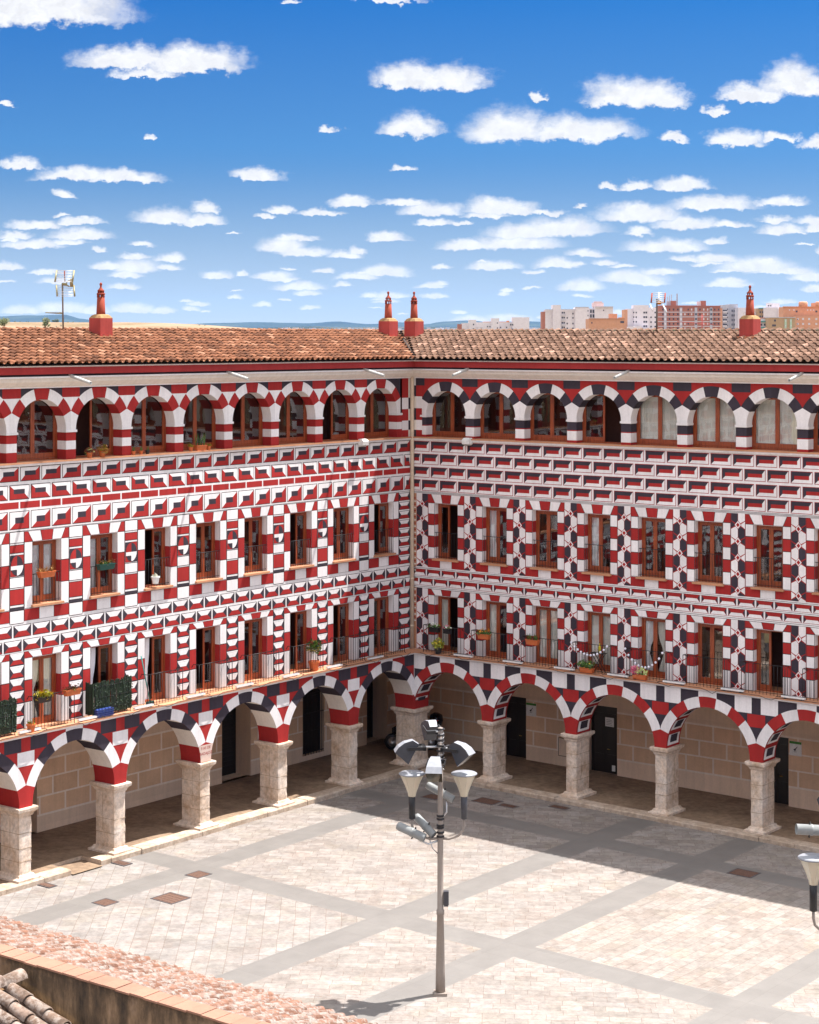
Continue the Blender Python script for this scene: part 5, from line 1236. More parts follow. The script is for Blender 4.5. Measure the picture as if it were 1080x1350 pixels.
# string lights and the bistro table on the shaded wing
for i, n, lb in ((3, 11, 'string of small white bulbs on the rail above the bistro table'), (4, 11, 'string of small white bulbs hanging in a loop on the rail above the hydrangeas')):
    c = WR.c0 + WR.p*i; t = thing('string_lights', FR(c, 0.4, zrL), lb, 'string lights', 'strings of bulbs on the balcony rails'); ps = []
    dip = 0.38 if i == 3 else 0.58
    ps = [(c - 0.84 + 1.5*k/n, 0.40, zrL + 0.02 - dip*math.sin(math.pi*(k/n))**0.8 + 0.0) for k in range(n + 1)]
    mb = MB(FR); mb.tube(ps, 0.006, 4); mb.build('wire', IRON, t)
    for p in ps: mb = MB(FR); mb.lathe([(0.01, 0.045), (0.035, 0.03), (0.045, 0), (0.03, -0.035), (0.0, -0.045)], (p[0], p[1], p[2] - 0.03), 8); mb.build('bulb', BULB, t) if 'BULB' in globals() else None
c = uat(FR, 789, 0.2); t = thing('bistro_table', FR(c, 0.2, zb), 'small dark folding bistro table on the balcony with the string lights', 'table')
mb = MB(FR); mb.box(c - 0.28, c + 0.28, 0.05, 0.33, zb + 0.68, zb + 0.70); mb.build('tabletop', IRON, t)
for sg in (-1, 1):
    mb = MB(FR); mb.tube([(c - sg*0.24, 0.19 + 0.1*sg, zb), (c + sg*0.24, 0.19 + 0.1*sg, zb + 0.68)], 0.014, 6); mb.tube([(c + sg*0.24, 0.19 + 0.09*sg, zb), (c - sg*0.24, 0.19 + 0.09*sg, zb + 0.68)], 0.014, 6); mb.build('leg', IRON, t)
t = thing('bottle', FR(c + 0.05, 0.2, zb + 0.7), 'yellow bottle standing on the bistro table', 'bottle'); mb = MB(FR); mb.lathe([(0.045, 0), (0.045, 0.2), (0.018, 0.27), (0.018, 0.34)], (c + 0.05, 0.19, zb + 0.70), 10); mb.build('body', plain('yellow_glass', (0.62, 0.50, 0.02), 0.3), t)
mb = MB(FR); mb.lathe([(0.02, 0.34), (0.02, 0.37)], (c + 0.05, 0.19, zb + 0.70), 8); mb.build('cap', BLACKP, t)
# signs and numbers
def text(body, size, name, m, par, F, u, w, z, flip, align='CENTER'):
    cu = bpy.data.curves.new(name, 'FONT'); cu.body = body; cu.size = size; cu.align_x = align; cu.extrude = 0.0
    tmp = bpy.data.objects.new(name, cu); col.objects.link(tmp); bpy.context.view_layer.update()
    me = bpy.data.meshes.new_from_object(tmp.evaluated_get(bpy.context.evaluated_depsgraph_get())); bpy.data.objects.remove(tmp)
    mb = MB(F); sg = -1 if flip else 1
    for pl in me.polygons: mb.poly([(u + sg*me.vertices[k].co.x, w, z + me.vertices[k].co.y) for k in pl.vertices])
    return mb.build(name, m, par)
text('25A', 0.26, 'house_number', IRON, WL.root, FL, 5.75, -3.385, 3.02, True)
pc = WL.key0 - WL.kp/2 + WL.kp*3
mb = MB(FL)
zz = [2.345 + k*0.07 for k in range(9)]
def hwz(z): return WL.kp/2 - math.sqrt(max(0, WL.ri**2 - (z - WL.zs)**2)) - 0.01
mb.poly([(pc - hwz(z), 0.512, z) for z in zz] + [(pc + hwz(z), 0.512, z) for z in zz[::-1]])
pl = mb.build('old_plaster_patch', paint('pinkish_old_plaster', (0.62, 0.48, 0.42), 0.15, streak=0.1), WL.root)
for s, z in (('F.AS DE', 2.76), ('BADAJOZ', 2.58)): text(s, 0.135, 'painted_lettering', FADE if 'FADE' in globals() else FASCIA, pl, FL, pc, 0.516, z, True)
def wsign(x, zt, lb):
    u = uat(FR, x, -3.38); t = thing('wall_sign', FR(u, -3.38, zt), lb, 'sign', 'white and green signs on the arcade wall'); mb = MB(FR)
    mb.box(u - 0.23, u + 0.23, -3.39, -3.375, zt - 0.50, zt); mb.build('panel', PAPER, t); mb = MB(FR); mb.box(u - 0.23, u + 0.23, -3.3745, -3.372, zt - 0.085, zt - 0.002); mb.build('green_band', plain('sign_green', (0.05, 0.22, 0.03), 0.5), t)
    mb = MB(FR)
    for p in ([(-.08, -.28), (.0, -.24), (.03, -.30), (-.03, -.34)], [(0.0, -.24), (.07, -.17), (.085, -.18), (.02, -.27)], [(-.06, -.36), (.04, -.35), (.04, -.365), (-.06, -.375)]): mb.poly([(u + a, -3.3735, zt + b) for a, b in p])
    mb.build('pictogram', GREYM, t)
wsign(700.5, 2.30, 'white sign with a green top band beside the first right-hand doorway'); wsign(1049, 2.27, 'white sign with a green top band at the right edge of the arcade')
u = uat(FR, 744, -3.38); t = thing('meter_cabinet', FR(u, -3.38, 0.9), 'small beige meter door with a black lock on the arcade wall behind a pier', 'cabinet'); mb = MB(FR); mb.box(u - 0.24, u + 0.24, -3.39, -3.37, 0.46, 1.12); mb.build('cabinet_door', BACKM, t)
mb = MB(FR)
for q in ((u - 0.26, u + 0.26, 1.12, 1.14), (u - 0.26, u + 0.26, 0.44, 0.46), (u - 0.26, u - 0.24, 0.46, 1.12), (u + 0.24, u + 0.26, 0.46, 1.12)): mb.box(q[0], q[1], -3.39, -3.365, q[2], q[3])
mb.build('frame', IRON, t); mb = MB(FR); mb.box(u + 0.16, u + 0.21, -3.3695, -3.355, 0.76, 0.84); mb.build('lock', BLACKP, t)
# motor scooter parked in the corner of the arcade, half hidden by the corner pier
t = thing('motorcycle', COR + Vector((0.02, 2.3, 0.15)), 'black motorcycle with a red tail light half hidden behind the corner pier', 'motorcycle'); ORG[t.name] = Vector(ZERO); BK = plain('black_paint', (0.012, 0.010, 0.012), 0.2)
for x in (-0.78, 0.72):
    mb = MB(lambda a, b, c, x=x: (x + a, c, 0.32 + b)); 
    mb.lathe([(0.20, -0.05), (0.30, -0.06), (0.325, 0), (0.30, 0.06), (0.20, 0.05)], n=20, caps=False); wh = mb.build('wheel', BLACKP, t, ZERO)
    mb = MB(lambda a, b, c, x=x: (x + a, c, 0.32 + b)); mb.lathe([(0.0, 0.03), (0.2, 0.04), (0.2, -0.04), (0.0, -0.03)], n=14); mb.build('rim', STEEL, wh, ZERO)
mb = MB(); rows = []
for x, hw, z0, z1 in ((-0.80, 0.06, 0.62, 0.86), (-0.55, 0.16, 0.45, 1.02), (-0.2, 0.2, 0.30, 0.98), (0.15, 0.2, 0.30, 0.84), (0.45, 0.18, 0.5, 0.90), (0.85, 0.13, 0.66, 0.96), (0.98, 0.08, 0.74, 0.90)):
    rows.append([(x, hw*math.cos(2*math.pi*k/10), (z0 + z1)/2 + (z1 - z0)/2*math.sin(2*math.pi*k/10)) for k in range(10)])
ids = mb.grid(rows, 0, True, True); mb.cap(ids[0]); mb.cap(ids[-1]); mb.build('body', BK, t, ZERO)
mb = MB(); mb.tube([(-0.78, 0, 0.32), (-0.62, 0, 0.95), (-0.55, 0, 1.10)], 0.035, 8); mb.tube([(-0.45, -0.34, 1.12), (-0.56, -0.1, 1.12), (-0.56, 0.1, 1.12), (-0.45, 0.34, 1.12)], 0.02, 6); mb.build('handlebar', BLACKP, t, ZERO)
mb = MB(); rows = [[(0.95 + a*math.cos(2*math.pi*k/10), a*1.1*math.sin(2*math.pi*k/10), z) for k in range(10)] for a, z in ((0.12, 0.98), (0.24, 1.0), (0.28, 1.18), (0.24, 1.38), (0.10, 1.46))]
ids = mb.grid(rows, 0, True, True); mb.cap(ids[-1]); bx = mb.build('top_box', BK, t, ZERO)
mb = MB(); mb.poly([(0.80, -0.295, 1.19), (1.02, -0.30, 1.19), (1.02, -0.30, 1.23), (0.80, -0.295, 1.23)]); mb.build('tail_light', plain('red_lens', (0.5, 0.01, 0.01), 0.2), bx, ZERO)
# ---------------------------------------------------------------- aerials on the roofs
AER = plain('bleached_aluminium', (0.70, 0.70, 0.70), 0.4, 0.5); AERD = plain('dull_aerial_metal', (0.30, 0.26, 0.14), 0.5, 0.3)
def aerial(F, g, x, w, ztop, label, s, ybot):
    u = uat(F, x, w); P0 = F(u, w, 0); px = P0.y/FPX
    zb_ = wroof(w=w) - 0.2; t = thing('tv_antenna', F(u, w, zb_), label, 'antenna', 'television aerials on the roofs'); X = lambda a, z, y=0: tuple(P0 + Vector((a*px, y, 0)) + Vector((0, 0, ZC + (HOR - z)*px)))
    return t, X, zb_, P0
t, X, zb_, P0 = aerial(FL, WL, 83.5, -2.9, 18, 'television aerial with a double wire-grid reflector above the left roof', 1, 0)
mb = MB(); mb.tube([(P0.x, P0.y, zb_), X(-1.2, 373)], 0.03, 6); mb.build('mast', plain('rusty_mast', (0.16, 0.12, 0.09), 0.7), t)
for (ya, yb, xa, xb, xc, xd) in ((356.5, 371.5, -9.5, 13.5, -10, 13), (376, 390.5, -10, 13, -7, 16)):
    mb = MB()
    for p, q, m in (((xa, ya), (xc, yb), 1), ((xb, ya), (xd, yb), 1)): mb.tube([X(p[0], p[1], 0.1), X(q[0], q[1], -0.15)], 0.03, 5, m)
    for k in range(8):
        f = k/7; y = ya + (yb - ya)*f; mb.tube([X(xa + (xc - xa)*f, y, 0.1 - 0.25*f), X(xb + (xd - xb)*f, y, 0.1 - 0.25*f)], 0.010, 4)
    mb.build('reflector_grid', [AER, AERD], t)
mb = MB(); mb.tube([X(-1, 374.5), X(5, 375)], 0.05, 6); mb.tube([X(4, 372), X(10, 368.5)], 0.02, 5); mb.tube([X(4, 375.5), X(8, 377.5)], 0.02, 5); mb.tube([X(10.5, 367.5), X(11, 378)], 0.06, 6); mb.tube([X(1.5, 357), X(2, 371)], 0.02, 5, 1); mb.build('boom', [AERD, CHP], t)
mb = MB(); mb.tube([X(0, 413.5), X(-23, 412)], 0.018, 5); 
for k in range(9): mb.tube([X(-6 - k*2, 412.3, -0.25), X(-6 - k*2, 412.3 - 0.2, 0.25)], 0.014, 4)
mb.box(*[v for q in zip(X(-6, 413.5), X(-3, 411.5, 0.2)) for v in sorted(q)]); mb.build('side_boom', [AERD], t)
t, X, zb_, P0 = aerial(FR, WR, 866, -2.9, 18, 'television aerial with a tilted wire grid and orange box above the right roof', 1, 0)
mb = MB(); mb.tube([(P0.x, P0.y, zb_), X(0.2, 394)], 0.03, 6); mb.build('mast', plain('dark_mast', (0.10, 0.08, 0.07), 0.7), t)
mb = MB(); 
for p, q, m in (((-5.5, 386.5), (-8, 399), 1), ((12, 386.5), (9.5, 399), 1), ((3.5, 385.5), (2, 396), 0), ((-8, 401), (-6, 410), 0), ((9, 402), (12.5, 412), 0)): mb.tube([X(p[0], p[1], 0.15), X(q[0], q[1], -0.15)], 0.028, 5, m)
for k in range(6): f = k/5; mb.tube([X(-5.5 - 2.5*f, 386 + 12.5*f, 0.15 - 0.3*f), X(12 - 2.5*f, 386 + 12.5*f, 0.15 - 0.3*f)], 0.013, 4)
mb.build('reflector_grid', [AER, CHP], t)
mb = MB(); mb.box(*[v for q in zip(X(2, 401.5), X(6.0, 396.5, 0.15)) for v in sorted(q)]); mb.tube([X(0, 399.5), X(9, 398.5)], 0.03, 6, 0); mb.build('amplifier_box', plain('orange_box', (0.60, 0.22, 0.02), 0.5), t)

# ---------------------------------------------------------------- the town beyond
def cp(x, y, Y): return Vector(((x - CX)/FPX*Y, Y, ZC + (HOR - y)/FPX*Y))
def blk(mb, x0, x1, ytop, Y, dep=14, m=0, ybot=None):
    a, b = cp(x0, ytop, Y), cp(x1, ytop, Y); z0 = -5 if ybot is None else cp(0, ybot, Y).z
    mb.box(a.x, b.x, Y, Y + dep, z0, a.z, m)
TW = paint('town_white_render', (0.66, 0.62, 0.66), 0.08, streak=0.15, bs=0); TB = paint('town_red_brick', (0.38, 0.155, 0.115), 0.12, bs=0); TS = paint('town_salmon_render', (0.56, 0.29, 0.18), 0.1, bs=0); TT = paint('town_tan_render', (0.40, 0.27, 0.165), 0.1, bs=0)
TG = paint('town_grey_render', (0.46, 0.46, 0.52), 0.1, bs=0); WINM = plain('far_window', (0.06, 0.06, 0.085), 0.2, var=0.4, scale=0.3); SHUT = plain('far_shutter', (0.55, 0.53, 0.56), 0.6); ORT = plain('far_orange_roof', (0.5, 0.22, 0.1), 0.8); TEAL = plain('teal_awning', (0.05, 0.25, 0.24), 0.7); PGR = plain('pale_green_strip', (0.36, 0.50, 0.38), 0.6)
def wins(par, Y, xs, ys, w=1.9, h=2.2, m=WINM, skip=0.0, seed=1, sub=False):
    """each far window is its own part: one mesh, copied"""
    rnd = random.Random(seed); px = Y/FPX; first = None
    for y in ys:
        for x in xs:
            if rnd.random() < skip: continue
            p = cp(x, y, Y - 0.06)
            if first is None:
                mb = MB(); mb.box(p.x - w*px/2, p.x + w*px/2, Y - 0.12, Y - 0.02, p.z - h*px/2, p.z + h*px/2); first = mb.build('window', m, par); p0 = p
            else:
                o = first.copy(); col.objects.link(o); o.parent = par; o.location = p - p0
def town(name, x0, Y, label):
    return thing(name, cp(x0, HOR, Y)*1.0, label, 'building', 'apartment blocks beyond the roofs')
def fr(a, b, n): return [a + (b - a)*(k + 0.5)/n for k in range(n)]
# low white complex
Y = 1420; t = town('apartment_block', 650, Y, 'low white flats with stepped towers left of the gap in the skyline')
mb = MB(); blk(mb, 609, 618, 426.0, Y); blk(mb, 618, 628, 421.5, Y - 2, 10); blk(mb, 628, 648, 424.8, Y); blk(mb, 648, 658.5, 419.5, Y - 3, 12); blk(mb, 658.5, 676, 424.8, Y); blk(mb, 676, 698, 418.2, Y - 4, 18); mb.build('wall', TW, t)
mb = MB(); blk(mb, 603.5, 609, 427.2, Y); mb.build('brick_end', TB, t); mb = MB(); blk(mb, 637, 648, 424.0, Y + 1, 8, 0, 425.2); blk(mb, 658.5, 672, 424.0, Y + 1, 8, 0, 425.2); blk(mb, 668, 671.5, 422.8, Y + 2, 3, 0, 425); mb.build('roof', ORT, t)
wins(t, Y - 2, (624.5,), (427.7, 433.7), 1.6, 2); wins(t, Y, (643, 646, 649.2, 651.5, 653), (430.6,), 1.5, 1.6); wins(t, Y, (660, 668), (431.5,), 1.6, 1.6, seed=3); wins(t, Y - 3, (656,), (425.8, 432.4), 1.4, 1.6); wins(t, Y, (643.5, 646.2, 660, 663, 667), (437,), 2, 2.4); wins(t, Y - 4, (673.5, 676), (428, 434.3), 1.8, 2.2); wins(t, Y, (629.5, 634, 636), (431.8,), 2.4, 1.6, SHUT)
# big white block
Y = 1180; t = town('apartment_block', 760, Y, 'tall white flats with a brown edge, right of the gap in the skyline')
mb = MB(); blk(mb, 719, 729, 408.4, Y); blk(mb, 729, 739.5, 402, Y - 2); blk(mb, 739.5, 759, 408.2, Y); blk(mb, 758.5, 776.5, 405.2, Y - 2); blk(mb, 776.5, 784.5, 406.5, Y + 2); blk(mb, 784.5, 808.5, 404.6, Y - 1); mb.build('wall', TW, t)
mb = MB(); blk(mb, 714.8, 719, 410.8, Y); mb.build('brick_end', TB, t); mb = MB(); blk(mb, 782, 796, 399.0, Y + 4, 8, 0, 405); blk(mb, 784, 794, 397.4, Y + 4.5, 6, 0, 399); mb.build('roof_hut', paint('pinkish_hut', (0.60, 0.44, 0.42), 0.1, bs=0), t)
for (xa, xb, y) in ((719, 729, 408.4), (739.5, 759, 408.2), (758.5, 776.5, 405.2), (784.5, 808.5, 404.6)):
    mb = MB(); blk(mb, xa, xb, y - 0.7, Y - 2.2, 1, 0, y + 0.4); mb.build('parapet_cap', TG, t)
wins(t, Y, (741.5, 744), (412.2, 418.6, 425.4, 431.5), 1.8, 2.2); wins(t, Y, (748, 755.5), (413.5, 419, 426.5, 432.8), 1.7, 2.0, skip=0.25); wins(t, Y + 2, (779.2, 782.5), (410.2, 416.5), 2.2, 4.4); wins(t, Y - 2, (775.4,), (409.7, 416, 422.4, 435), 1.0, 2.0); wins(t, Y - 1, (796,), (409,), 1.4, 1.6); wins(t, Y, (729.5, 733), (425,), 0.8, 1.4); 
mb = MB()
for k in range(4): blk(mb, 739.8, 746, 414.4 + k*6.4, Y - 0.6, 0.5, 0, 416.4 + k*6.4)
mb.build('balcony', SHUT, t)
Y = 1020; t = town('apartment_block', 800, Y, 'plain salmon block with a small roof box in front of the tall white flats')
mb = MB(); blk(mb, 776.8, 824, 420.3, Y, 20); mb.build('wall', TS, t); mb = MB(); blk(mb, 804, 814, 413.6, Y + 4, 6, 0, 421); mb.build('roof_box', TS, t); mb = MB(); blk(mb, 817, 823, 418.4, Y + 2, 8, 0, 420.6); mb.build('roof', ORT, t); mb = MB(); blk(mb, 777, 824, 419.6, Y - 0.4, 0.5, 0, 420.6); mb.build('parapet_cap', paint('salmon_cap', (0.42, 0.22, 0.14), 0.1, bs=0), t)
wins(t, Y, (780.5,), (425.5,), 1.5, 2.2); wins(t, Y, (820.5,), (424.5,), 5, 2.6)
Y = 1190; t = town('apartment_block', 845, Y, 'white flats with dark windows beside the aerial, left of the brick block')
mb = MB(); blk(mb, 827.5, 836, 407.2, Y); blk(mb, 836, 855.5, 402.2, Y - 2); blk(mb, 855.5, 866, 405.5, Y + 1); mb.build('wall', TW, t); mb = MB(); blk(mb, 823.2, 827.5, 408.2, Y); mb.build('brick_end', TS, t)
wins(t, Y - 2, (835.6, 839), (412, 418, 424.2), 1.5, 2.0); wins(t, Y - 2, (849.5, 852.3), (412, 418, 424.2, 430), 2.2, 2.4); wins(t, Y + 1, (858.5, 864), (412, 418.2, 424.6, 430.5), 1.8, 2.0, skip=0.2)
mb = MB(); blk(mb, 828, 838, 430.5, Y - 10, 6, 0); blk(mb, 836, 846, 429.6, Y - 9, 6, 0); blk(mb, 846, 858, 432.5, Y - 8, 5, 0); mb.build('front_annex', TW, t)
# the long brick block
Y = 1214; t = town('apartment_block', 908, Y, 'long red brick flats with white floor bands and two roof boxes')
mb = MB(); blk(mb, 868, 950, 404.2, Y, 16); mb.build('wall', TB, t)
mb = MB(); blk(mb, 870, 919, 402.6, Y - 0.5, 16, 0, 404.2); blk(mb, 919, 950, 402.9, Y - 0.5, 16, 0, 404.2); mb.build('roof', plain('roof_red', (0.34, 0.12, 0.09), 0.8), t)
for a, b, y in ((885, 891.7, 396.4), (924.5, 931, 396.4)): mb = MB(); blk(mb, a, b, y, Y + 4, 5, 0, 404); mb.build('roof_box', TB, t)
mb = MB(); blk(mb, 920, 924.5, 397.4, Y + 4.5, 4, 0, 404); mb.build('roof_hut', TW, t)
for k in range(6): mb = MB(); blk(mb, 868, 950, 411.0 + k*6.25, Y - 0.35, 0.34, 0, 411.9 + k*6.25); mb.build('floor_band', SHUT, t)
for x in (877.3, 898, 917.8, 937.8): mb = MB(); blk(mb, x - 1.7, x + 1.7, 405.4, Y - 0.5, 0.6, 0); mb.build('stair_strip', TG, t)
ysb = [408.0 + 6.25*k for k in range(5)]
wins(t, Y, (874.2, 882.8, 888.2, 893.8), ysb, 1.9, 2.4); wins(t, Y, (903.2, 912, 928, 933.2), ysb, 1.7, 2.6, SHUT, 0.15); wins(t, Y, (907.6, 923, 942.5, 947.6), ysb, 1.7, 2.4, skip=0.12); wins(t, Y - 0.6, (917.8, 937.8), ysb, 2.0, 3.0, skip=0.2); wins(t, Y - 0.6, (877.3, 898), ysb, 2.2, 2.6, TW, 0.2)
mb = MB()
for k, (x, h) in enumerate(((880.5, 391), (883, 389.5), (885.5, 388), (892.5, 387), (893.2, 387.2))):
    p = cp(x, h, Y + 5); mb.box(p.x - 0.22, p.x + 0.22, p.y - 0.2, p.y + 0.2, cp(0, 404, Y).z, p.z)
p = cp(883.5, 397, Y + 5); mb.box(p.x - 2, p.x + 1.6, p.y, p.y + 2, cp(0, 404, Y).z, p.z); mb.build('phone_mast', TG, t)
Y = 1300; t = town('apartment_block', 968, Y, 'grey white balconied flats between the brick block and the right chimney')
mb = MB(); blk(mb, 952.5, 961, 402, Y); blk(mb, 961, 973, 401.0, Y + 1); blk(mb, 969, 984, 406, Y - 2); mb.build('wall', TG, t); mb = MB(); blk(mb, 973, 984, 405.5, Y - 2.4, 6); mb.build('white_wing', TW, t)
wins(t, Y, (954.6, 957.4), fr(406.6, 437, 5), 2.4, 2.4); wins(t, Y - 2, (965.5, 968), fr(406.6, 437, 5), 1.6, 3.0); wins(t, Y, (959.4,), fr(405, 437, 6), 1.0, 2.0)
for k in range(5): mb = MB(); blk(mb, 953, 959, 410.2 + k*6.2, Y - 0.8, 0.8, 0, 412.2 + k*6.2); mb.build('balcony', SHUT, t)
mb = MB(); blk(mb, 950, 952.5, 406, Y - 1); mb.build('brick_end', TS, t)
Y = 1240; t = town('apartment_block', 1022, Y, 'white windowless stepped block right of the right chimney')
mb = MB(); blk(mb, 1007, 1026, 405.5, Y); blk(mb, 1026, 1040, 407.5, Y - 1); blk(mb, 1012, 1018, 399.6, Y + 3, 5); blk(mb, 1018, 1028, 399.8, Y + 4, 5); blk(mb, 984, 1000, 411, Y + 6); mb.build('wall', TW, t); mb = MB(); blk(mb, 998.5, 1008, 406.4, Y + 2); mb.build('side_flats', TT, t); mb = MB(); blk(mb, 1000.5, 1009, 405.8, Y + 1.6, 1, 0, 407); mb.build('awning', TEAL, t)
wins(t, Y + 2, (1002.5, 1005.5), fr(408.5, 420, 2), 1.8, 2.4); wins(t, Y + 3, (1013.5, 1016.4), (403,), 1.5, 1.6)
Y = 1060; t = town('apartment_block', 1006, Y, 'small brick flats with teal awnings just right of the right chimney')
mb = MB(); blk(mb, 1001, 1013.5, 418.6, Y); mb.build('wall', TB, t); mb = MB(); blk(mb, 1002, 1011, 420, Y - 0.5, 0.4); mb.build('balcony', SHUT, t)
for y in (424, 432): mb = MB(); blk(mb, 1002, 1012, y - 0.7, Y - 1.2, 0.6, 0, y + 0.7); mb.build('awning', TEAL, t)
wins(t, Y - 0.5, (1004, 1008.5), (428,), 2.4, 2.6)
Y = 1050; t = town('apartment_block', 1031, Y, 'tan flats with two pale green window strips')
mb = MB(); blk(mb, 1013.5, 1049, 418.8, Y); mb.build('wall', TT, t); mb = MB(); blk(mb, 1013.5, 1049, 418.0, Y - 0.3, 14, 0, 418.8); mb.build('roof', TG, t)
for x in (1036, 1043): mb = MB(); blk(mb, x - 1.3, x + 1.3, 420.5, Y - 0.3, 0.28, 0); mb.build('green_strip', PGR, t)
wins(t, Y, (1019.5, 1022), (422.5, 429, 435), 2.2, 2.6, skip=0.2); wins(t, Y - 0.3, (1036, 1043), (423, 429.5, 436), 1.6, 1.6, SHUT)
Y = 1120; t = town('apartment_block', 1065, Y, 'salmon brick flats with domed roof tanks at the right edge')
mb = MB(); blk(mb, 1033, 1085, 404.6, Y + 8); blk(mb, 1049.5, 1090, 416.5, Y - 2); blk(mb, 1076, 1090, 399, Y + 9); mb.build('wall', TS, t)
for x, y in ((1059, 397.2), (1081, 397.2)):
    p = cp(x, y, Y + 10); mb = MB(); mb.lathe([(2.7, cp(0, 405, Y).z - p.z), (2.7, -0.8), (2.2, -0.2), (0.1, 0)], tuple(p), 12); mb.build('roof_tank', TS, t)
mb = MB(); blk(mb, 1033, 1085, 403.9, Y + 7.5, 2, 0, 405.2); mb.build('roof', ORT, t)
wins(t, Y - 2, (1052, 1059, 1067, 1076.5), (420.5, 427, 433.3), 2.6, 2.6, SHUT); wins(t, Y + 8, (1041, 1047, 1065, 1069, 1073), (408.6,), 1.5, 1.7, SHUT); wins(t, Y - 2, (1051.5,), (421, 427, 433), 1.4, 1.6, seed=4); wins(t, Y + 8, (1050.5, 1076.5), (410.5,), 2.6, 2.4)
mb = MB(); blk(mb, 1060, 1074, 432.4, Y - 30, 10); mb.build('front_shed', ORT, t)
Y = 1150; t = thing('crane', cp(926, HOR, Y), 'faint red tower crane standing in front of the long brick flats', 'crane'); mb = MB(); px = Y/FPX
for dx in (-0.8, 0.8): p, q = cp(926 + dx, 445, Y), cp(926 + dx, 415, Y); mb.tube([tuple(p), tuple(q)], 0.16, 4)
for k in range(9): p, q = cp(925.2, 440 - k*2.8, Y), cp(926.8, 437.2 - k*2.8, Y); mb.tube([tuple(p), tuple(q)], 0.12, 4)
mb.build('mast', plain('crane_red', (0.45, 0.06, 0.05), 0.6), t); mb = MB(); p, q = cp(893, 424, Y), cp(940, 427.5, Y); mb.tube([tuple(p), tuple(q)], 0.2, 4); mb.build('jib', bpy.data.materials['crane_red'], t)
# ---------------------------------------------------------------- dry rise with trees, far hills
from mathutils import noise as nz
def fz(x, y):
    d = (y - 650)/650
    px = CX + x/y*FPX
    h = 16.45 + (y/FPX)*max(0, 1)*(20 - 0.022*max(0, px - 170) - max(0, px - 240)*0.045) 
    base = -5 + (h + 5)*min(1, max(0, (y - 420)/480))**0.8
    return base + nz.noise(Vector((x*0.012, y*0.012, 1)))*0.8 - max(0, y - 960)*0.018
mb = MB(); rows = []
for j in range(34):
    y = 430 + j*24; rows.append([(x, y, fz(x, y)) for x in [-520 + 16*k for k in range(33)]])
mb.grid(rows, 0, True)
FIELD = land_mat('dry_grass_field', (0.13, 0.10, 0.05), (0.24, 0.165, 0.105), (0.29, 0.205, 0.14), 0.03)
tag(mb.build('dry_field', FIELD), kind='structure')
BARK = plain('bark', (0.10, 0.07, 0.05), 0.9); TL = leafm('olive_tree_leaves', (0.07, 0.09, 0.03), (0.22, 0.24, 0.09)); TD = leafm('dark_tree_leaves', (0.02, 0.045, 0.03), (0.06, 0.10, 0.06))
def tree(x, ybot, ytop, wpx, Y, label, m, n, group='trees on the dry rise'):
    p = cp(x, ybot, Y); px = Y/FPX; H = (ybot - ytop)*px; Rr = wpx*px/2; rnd = random.Random(int(x*10))
    t = thing('tree', p, label, 'tree', group)
    mb = MB(); mb.tube([tuple(p + Vector((0, 0, -2.0))), tuple(p + Vector((0, 0, H*0.2))), tuple(p + Vector((rnd.gauss(0, .1)*Rr, 0, H*0.5))), tuple(p + Vector((rnd.gauss(0, .15)*Rr, 0, H*0.8)))], [H*.045, H*.035, H*.02, H*.008], 6)
    for k in range(3): a = rnd.uniform(0, 6.28); mb.tube([tuple(p + Vector((0, 0, H*0.3))), tuple(p + Vector((math.cos(a)*Rr*.5, math.sin(a)*Rr*.5, H*(0.5 + .1*k))))], [H*.02, H*.008], 5)
    mb.build('trunk', BARK, t)
    mb = MB()
    for k in range(9):
        a = rnd.uniform(0, 6.28); rr = rnd.uniform(0.1, 0.6)*Rr; c = p + Vector((math.cos(a)*rr, math.sin(a)*rr, H*rnd.uniform(0.38, 0.85)))
        leaves(mb, c, Rr*rnd.uniform(0.30, 0.5), n//9, Rr*0.11 if n > 150 else Rr*0.2, 0, rnd, 0.8)
    mb.build('crown', m, t)
tree(60, 437, 418, 15, 720, 'round pale olive green tree standing alone at the near edge of the dry rise', TL, 900); tree(6, 434, 419, 18, 760, 'loose olive green tree at the left edge of the dry rise', TL, 900); tree(-6, 434, 414, 20, 760, 'taller olive tree partly cut off by the left edge', TL, 700)
tree(74, 428, 419.5, 9, 1000, 'dark blue-green tree behind the lone olive tree on the dry rise', TD, 500); tree(70, 428, 421, 7, 1000, 'smaller dark tree left of the dark blue-green one', TD, 300)
for i, (x, yb, yt, w, Y) in enumerate(((30, 433, 431, 4, 800), (46.5, 432.5, 429.4, 3, 800), (74.5, 431.5, 429.5, 3, 820), (80.5, 431.5, 427.6, 3.4, 820), (234, 433, 430, 2.6, 800), (245, 434, 432, 3, 800), (263, 430, 428, 4, 900), (270, 430.5, 428, 3, 900), (20, 427, 423.5, 7, 1020), (27, 427, 424, 7, 1020), (36, 427.2, 424.6, 8, 1020), (90, 428, 423.6, 7, 1020), (97, 428, 424, 7, 1020), (108, 428, 425, 7, 1020), (115, 428, 425.4, 6, 1020), (153, 429, 426.6, 7, 1020), (163, 429, 427, 7, 1020), (184, 430, 428.4, 8, 1000))):
    tree(x, yb, yt, w, Y, 'small dark bush on the dry rise, %s from the left' % (ORD[i] if i < 16 else ('seventeenth' if i == 16 else 'eighteenth')), TD, 80, 'small bushes on the dry rise')
for i, (x, w) in enumerate(((345, 10), (372, 13), (388, 8))): tree(x, 441, 433.4, w, 600, 'pale green treetop just showing over the ridge of the left roof, %s from the left' % ORD[i], TL, 350, 'treetops over the ridge')
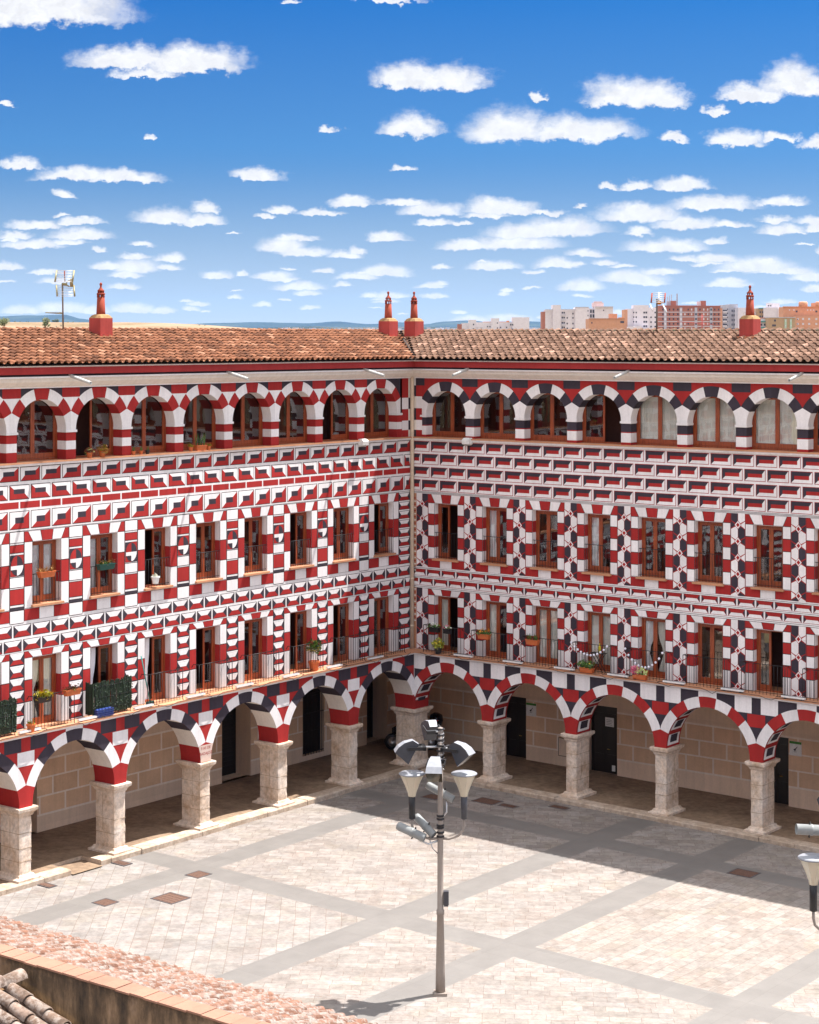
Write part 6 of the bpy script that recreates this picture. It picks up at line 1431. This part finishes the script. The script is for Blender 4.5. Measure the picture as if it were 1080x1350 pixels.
def hills(name, pts, Y, dep, col_, seed, amp):
    mb = MB(); rows = []; xs = [-400 + 8*k for k in range(240)]
    def top(x):
        for (xa, ya), (xb, yb) in zip(pts[:-1], pts[1:]):
            if xa <= x <= xb: f = (x - xa)/(xb - xa); f = f*f*(3 - 2*f); return ya + (yb - ya)*f
        return pts[-1][1]
    for j in range(10):
        f = j/9; Yj = Y - dep*(1 - f); row = []
        for x in xs:
            yt = top(x) + nz.noise(Vector((x*0.03, seed, 0)))*amp + nz.noise(Vector((x*0.11, seed, 3)))*amp*0.4
            zt = (HOR - yt)/FPX*Y + ZC
            z = -5 + (zt + 5)*(f**1.2) * (1 + 0.10*nz.noise(Vector((x*0.05, f*4, seed)))*(1 - f)*2)
            row.append(((x - CX)/FPX*Yj, Yj, z))
        rows.append(row)
    rows.append([(x*1.1, Y + dep*0.6, -5) for x, y, z in rows[-1]])
    mb.grid(rows, 0, True); return tag(mb.build(name, col_), kind='structure')
HF = land_mat('far_wooded_hill', (0.018, 0.034, 0.045), (0.03, 0.05, 0.055), (0.05, 0.07, 0.065), 0.0012); HN = land_mat('valley_scrub', (0.016, 0.028, 0.026), (0.03, 0.042, 0.036), (0.08, 0.08, 0.07), 0.004)
hills('hills', [(-400, 424), (-60, 420), (0, 417), (40, 415.5), (85, 415), (110, 420.5), (135, 424.5), (170, 427), (220, 428.5), (280, 426), (340, 424.5), (400, 426), (440, 424), (490, 427), (530, 424.8), (560, 427.5), (585, 423.5), (620, 422.5), (650, 425), (700, 423.5), (730, 425), (800, 430), (1100, 431), (1600, 430)], 15000, 4500, HF, 2.0, 0.8)
hills('valley', [(-400, 436), (200, 435), (330, 432), (400, 430.5), (470, 431.5), (540, 431), (600, 431.5), (660, 433), (720, 431.5), (800, 434), (1600, 435)], 8000, 3000, HN, 7.0, 0.7)
# a far town strung along the valley
rnd = random.Random(31)
mb = MB()
for k in range(120):
    x = rnd.choice([rnd.uniform(340, 500), rnd.uniform(500, 600), rnd.uniform(690, 716)]); y = rnd.uniform(431.5, 437); Y = 5200 + rnd.uniform(-400, 300); p = cp(x, y, Y); w = rnd.uniform(3, 9); mb.box(p.x - w, p.x + w, p.y, p.y + 12, -5, p.z, 0)
tag(mb.build('far_town', TW), 'pale specks of a far town below the blue hills', 'town', None, 'stuff')
# ---------------------------------------------------------------- haze over the land
def haze(dens):
    mb = MB(); mb.box(-16000, 16000, -300, 19500, -7, 420); m = bpy.data.materials.new('haze_air'); m.use_nodes = True; t = m.node_tree; t.nodes.remove(t.nodes['Principled BSDF'])
    v = N(t, 'ShaderNodeVolumePrincipled'); v.inputs['Density'].default_value = dens; v.inputs['Color'].default_value = (0.22, 0.48, 0.98, 1); v.inputs['Anisotropy'].default_value = 0.0
    L(t, v.outputs[0], t.nodes['Material Output'].inputs['Volume'])
    o = mb.build('haze', m); tag(o, kind='stuff')
    o['label'] = 'thin blue air veiling the far hills'
if HAZE: haze(HAZE)
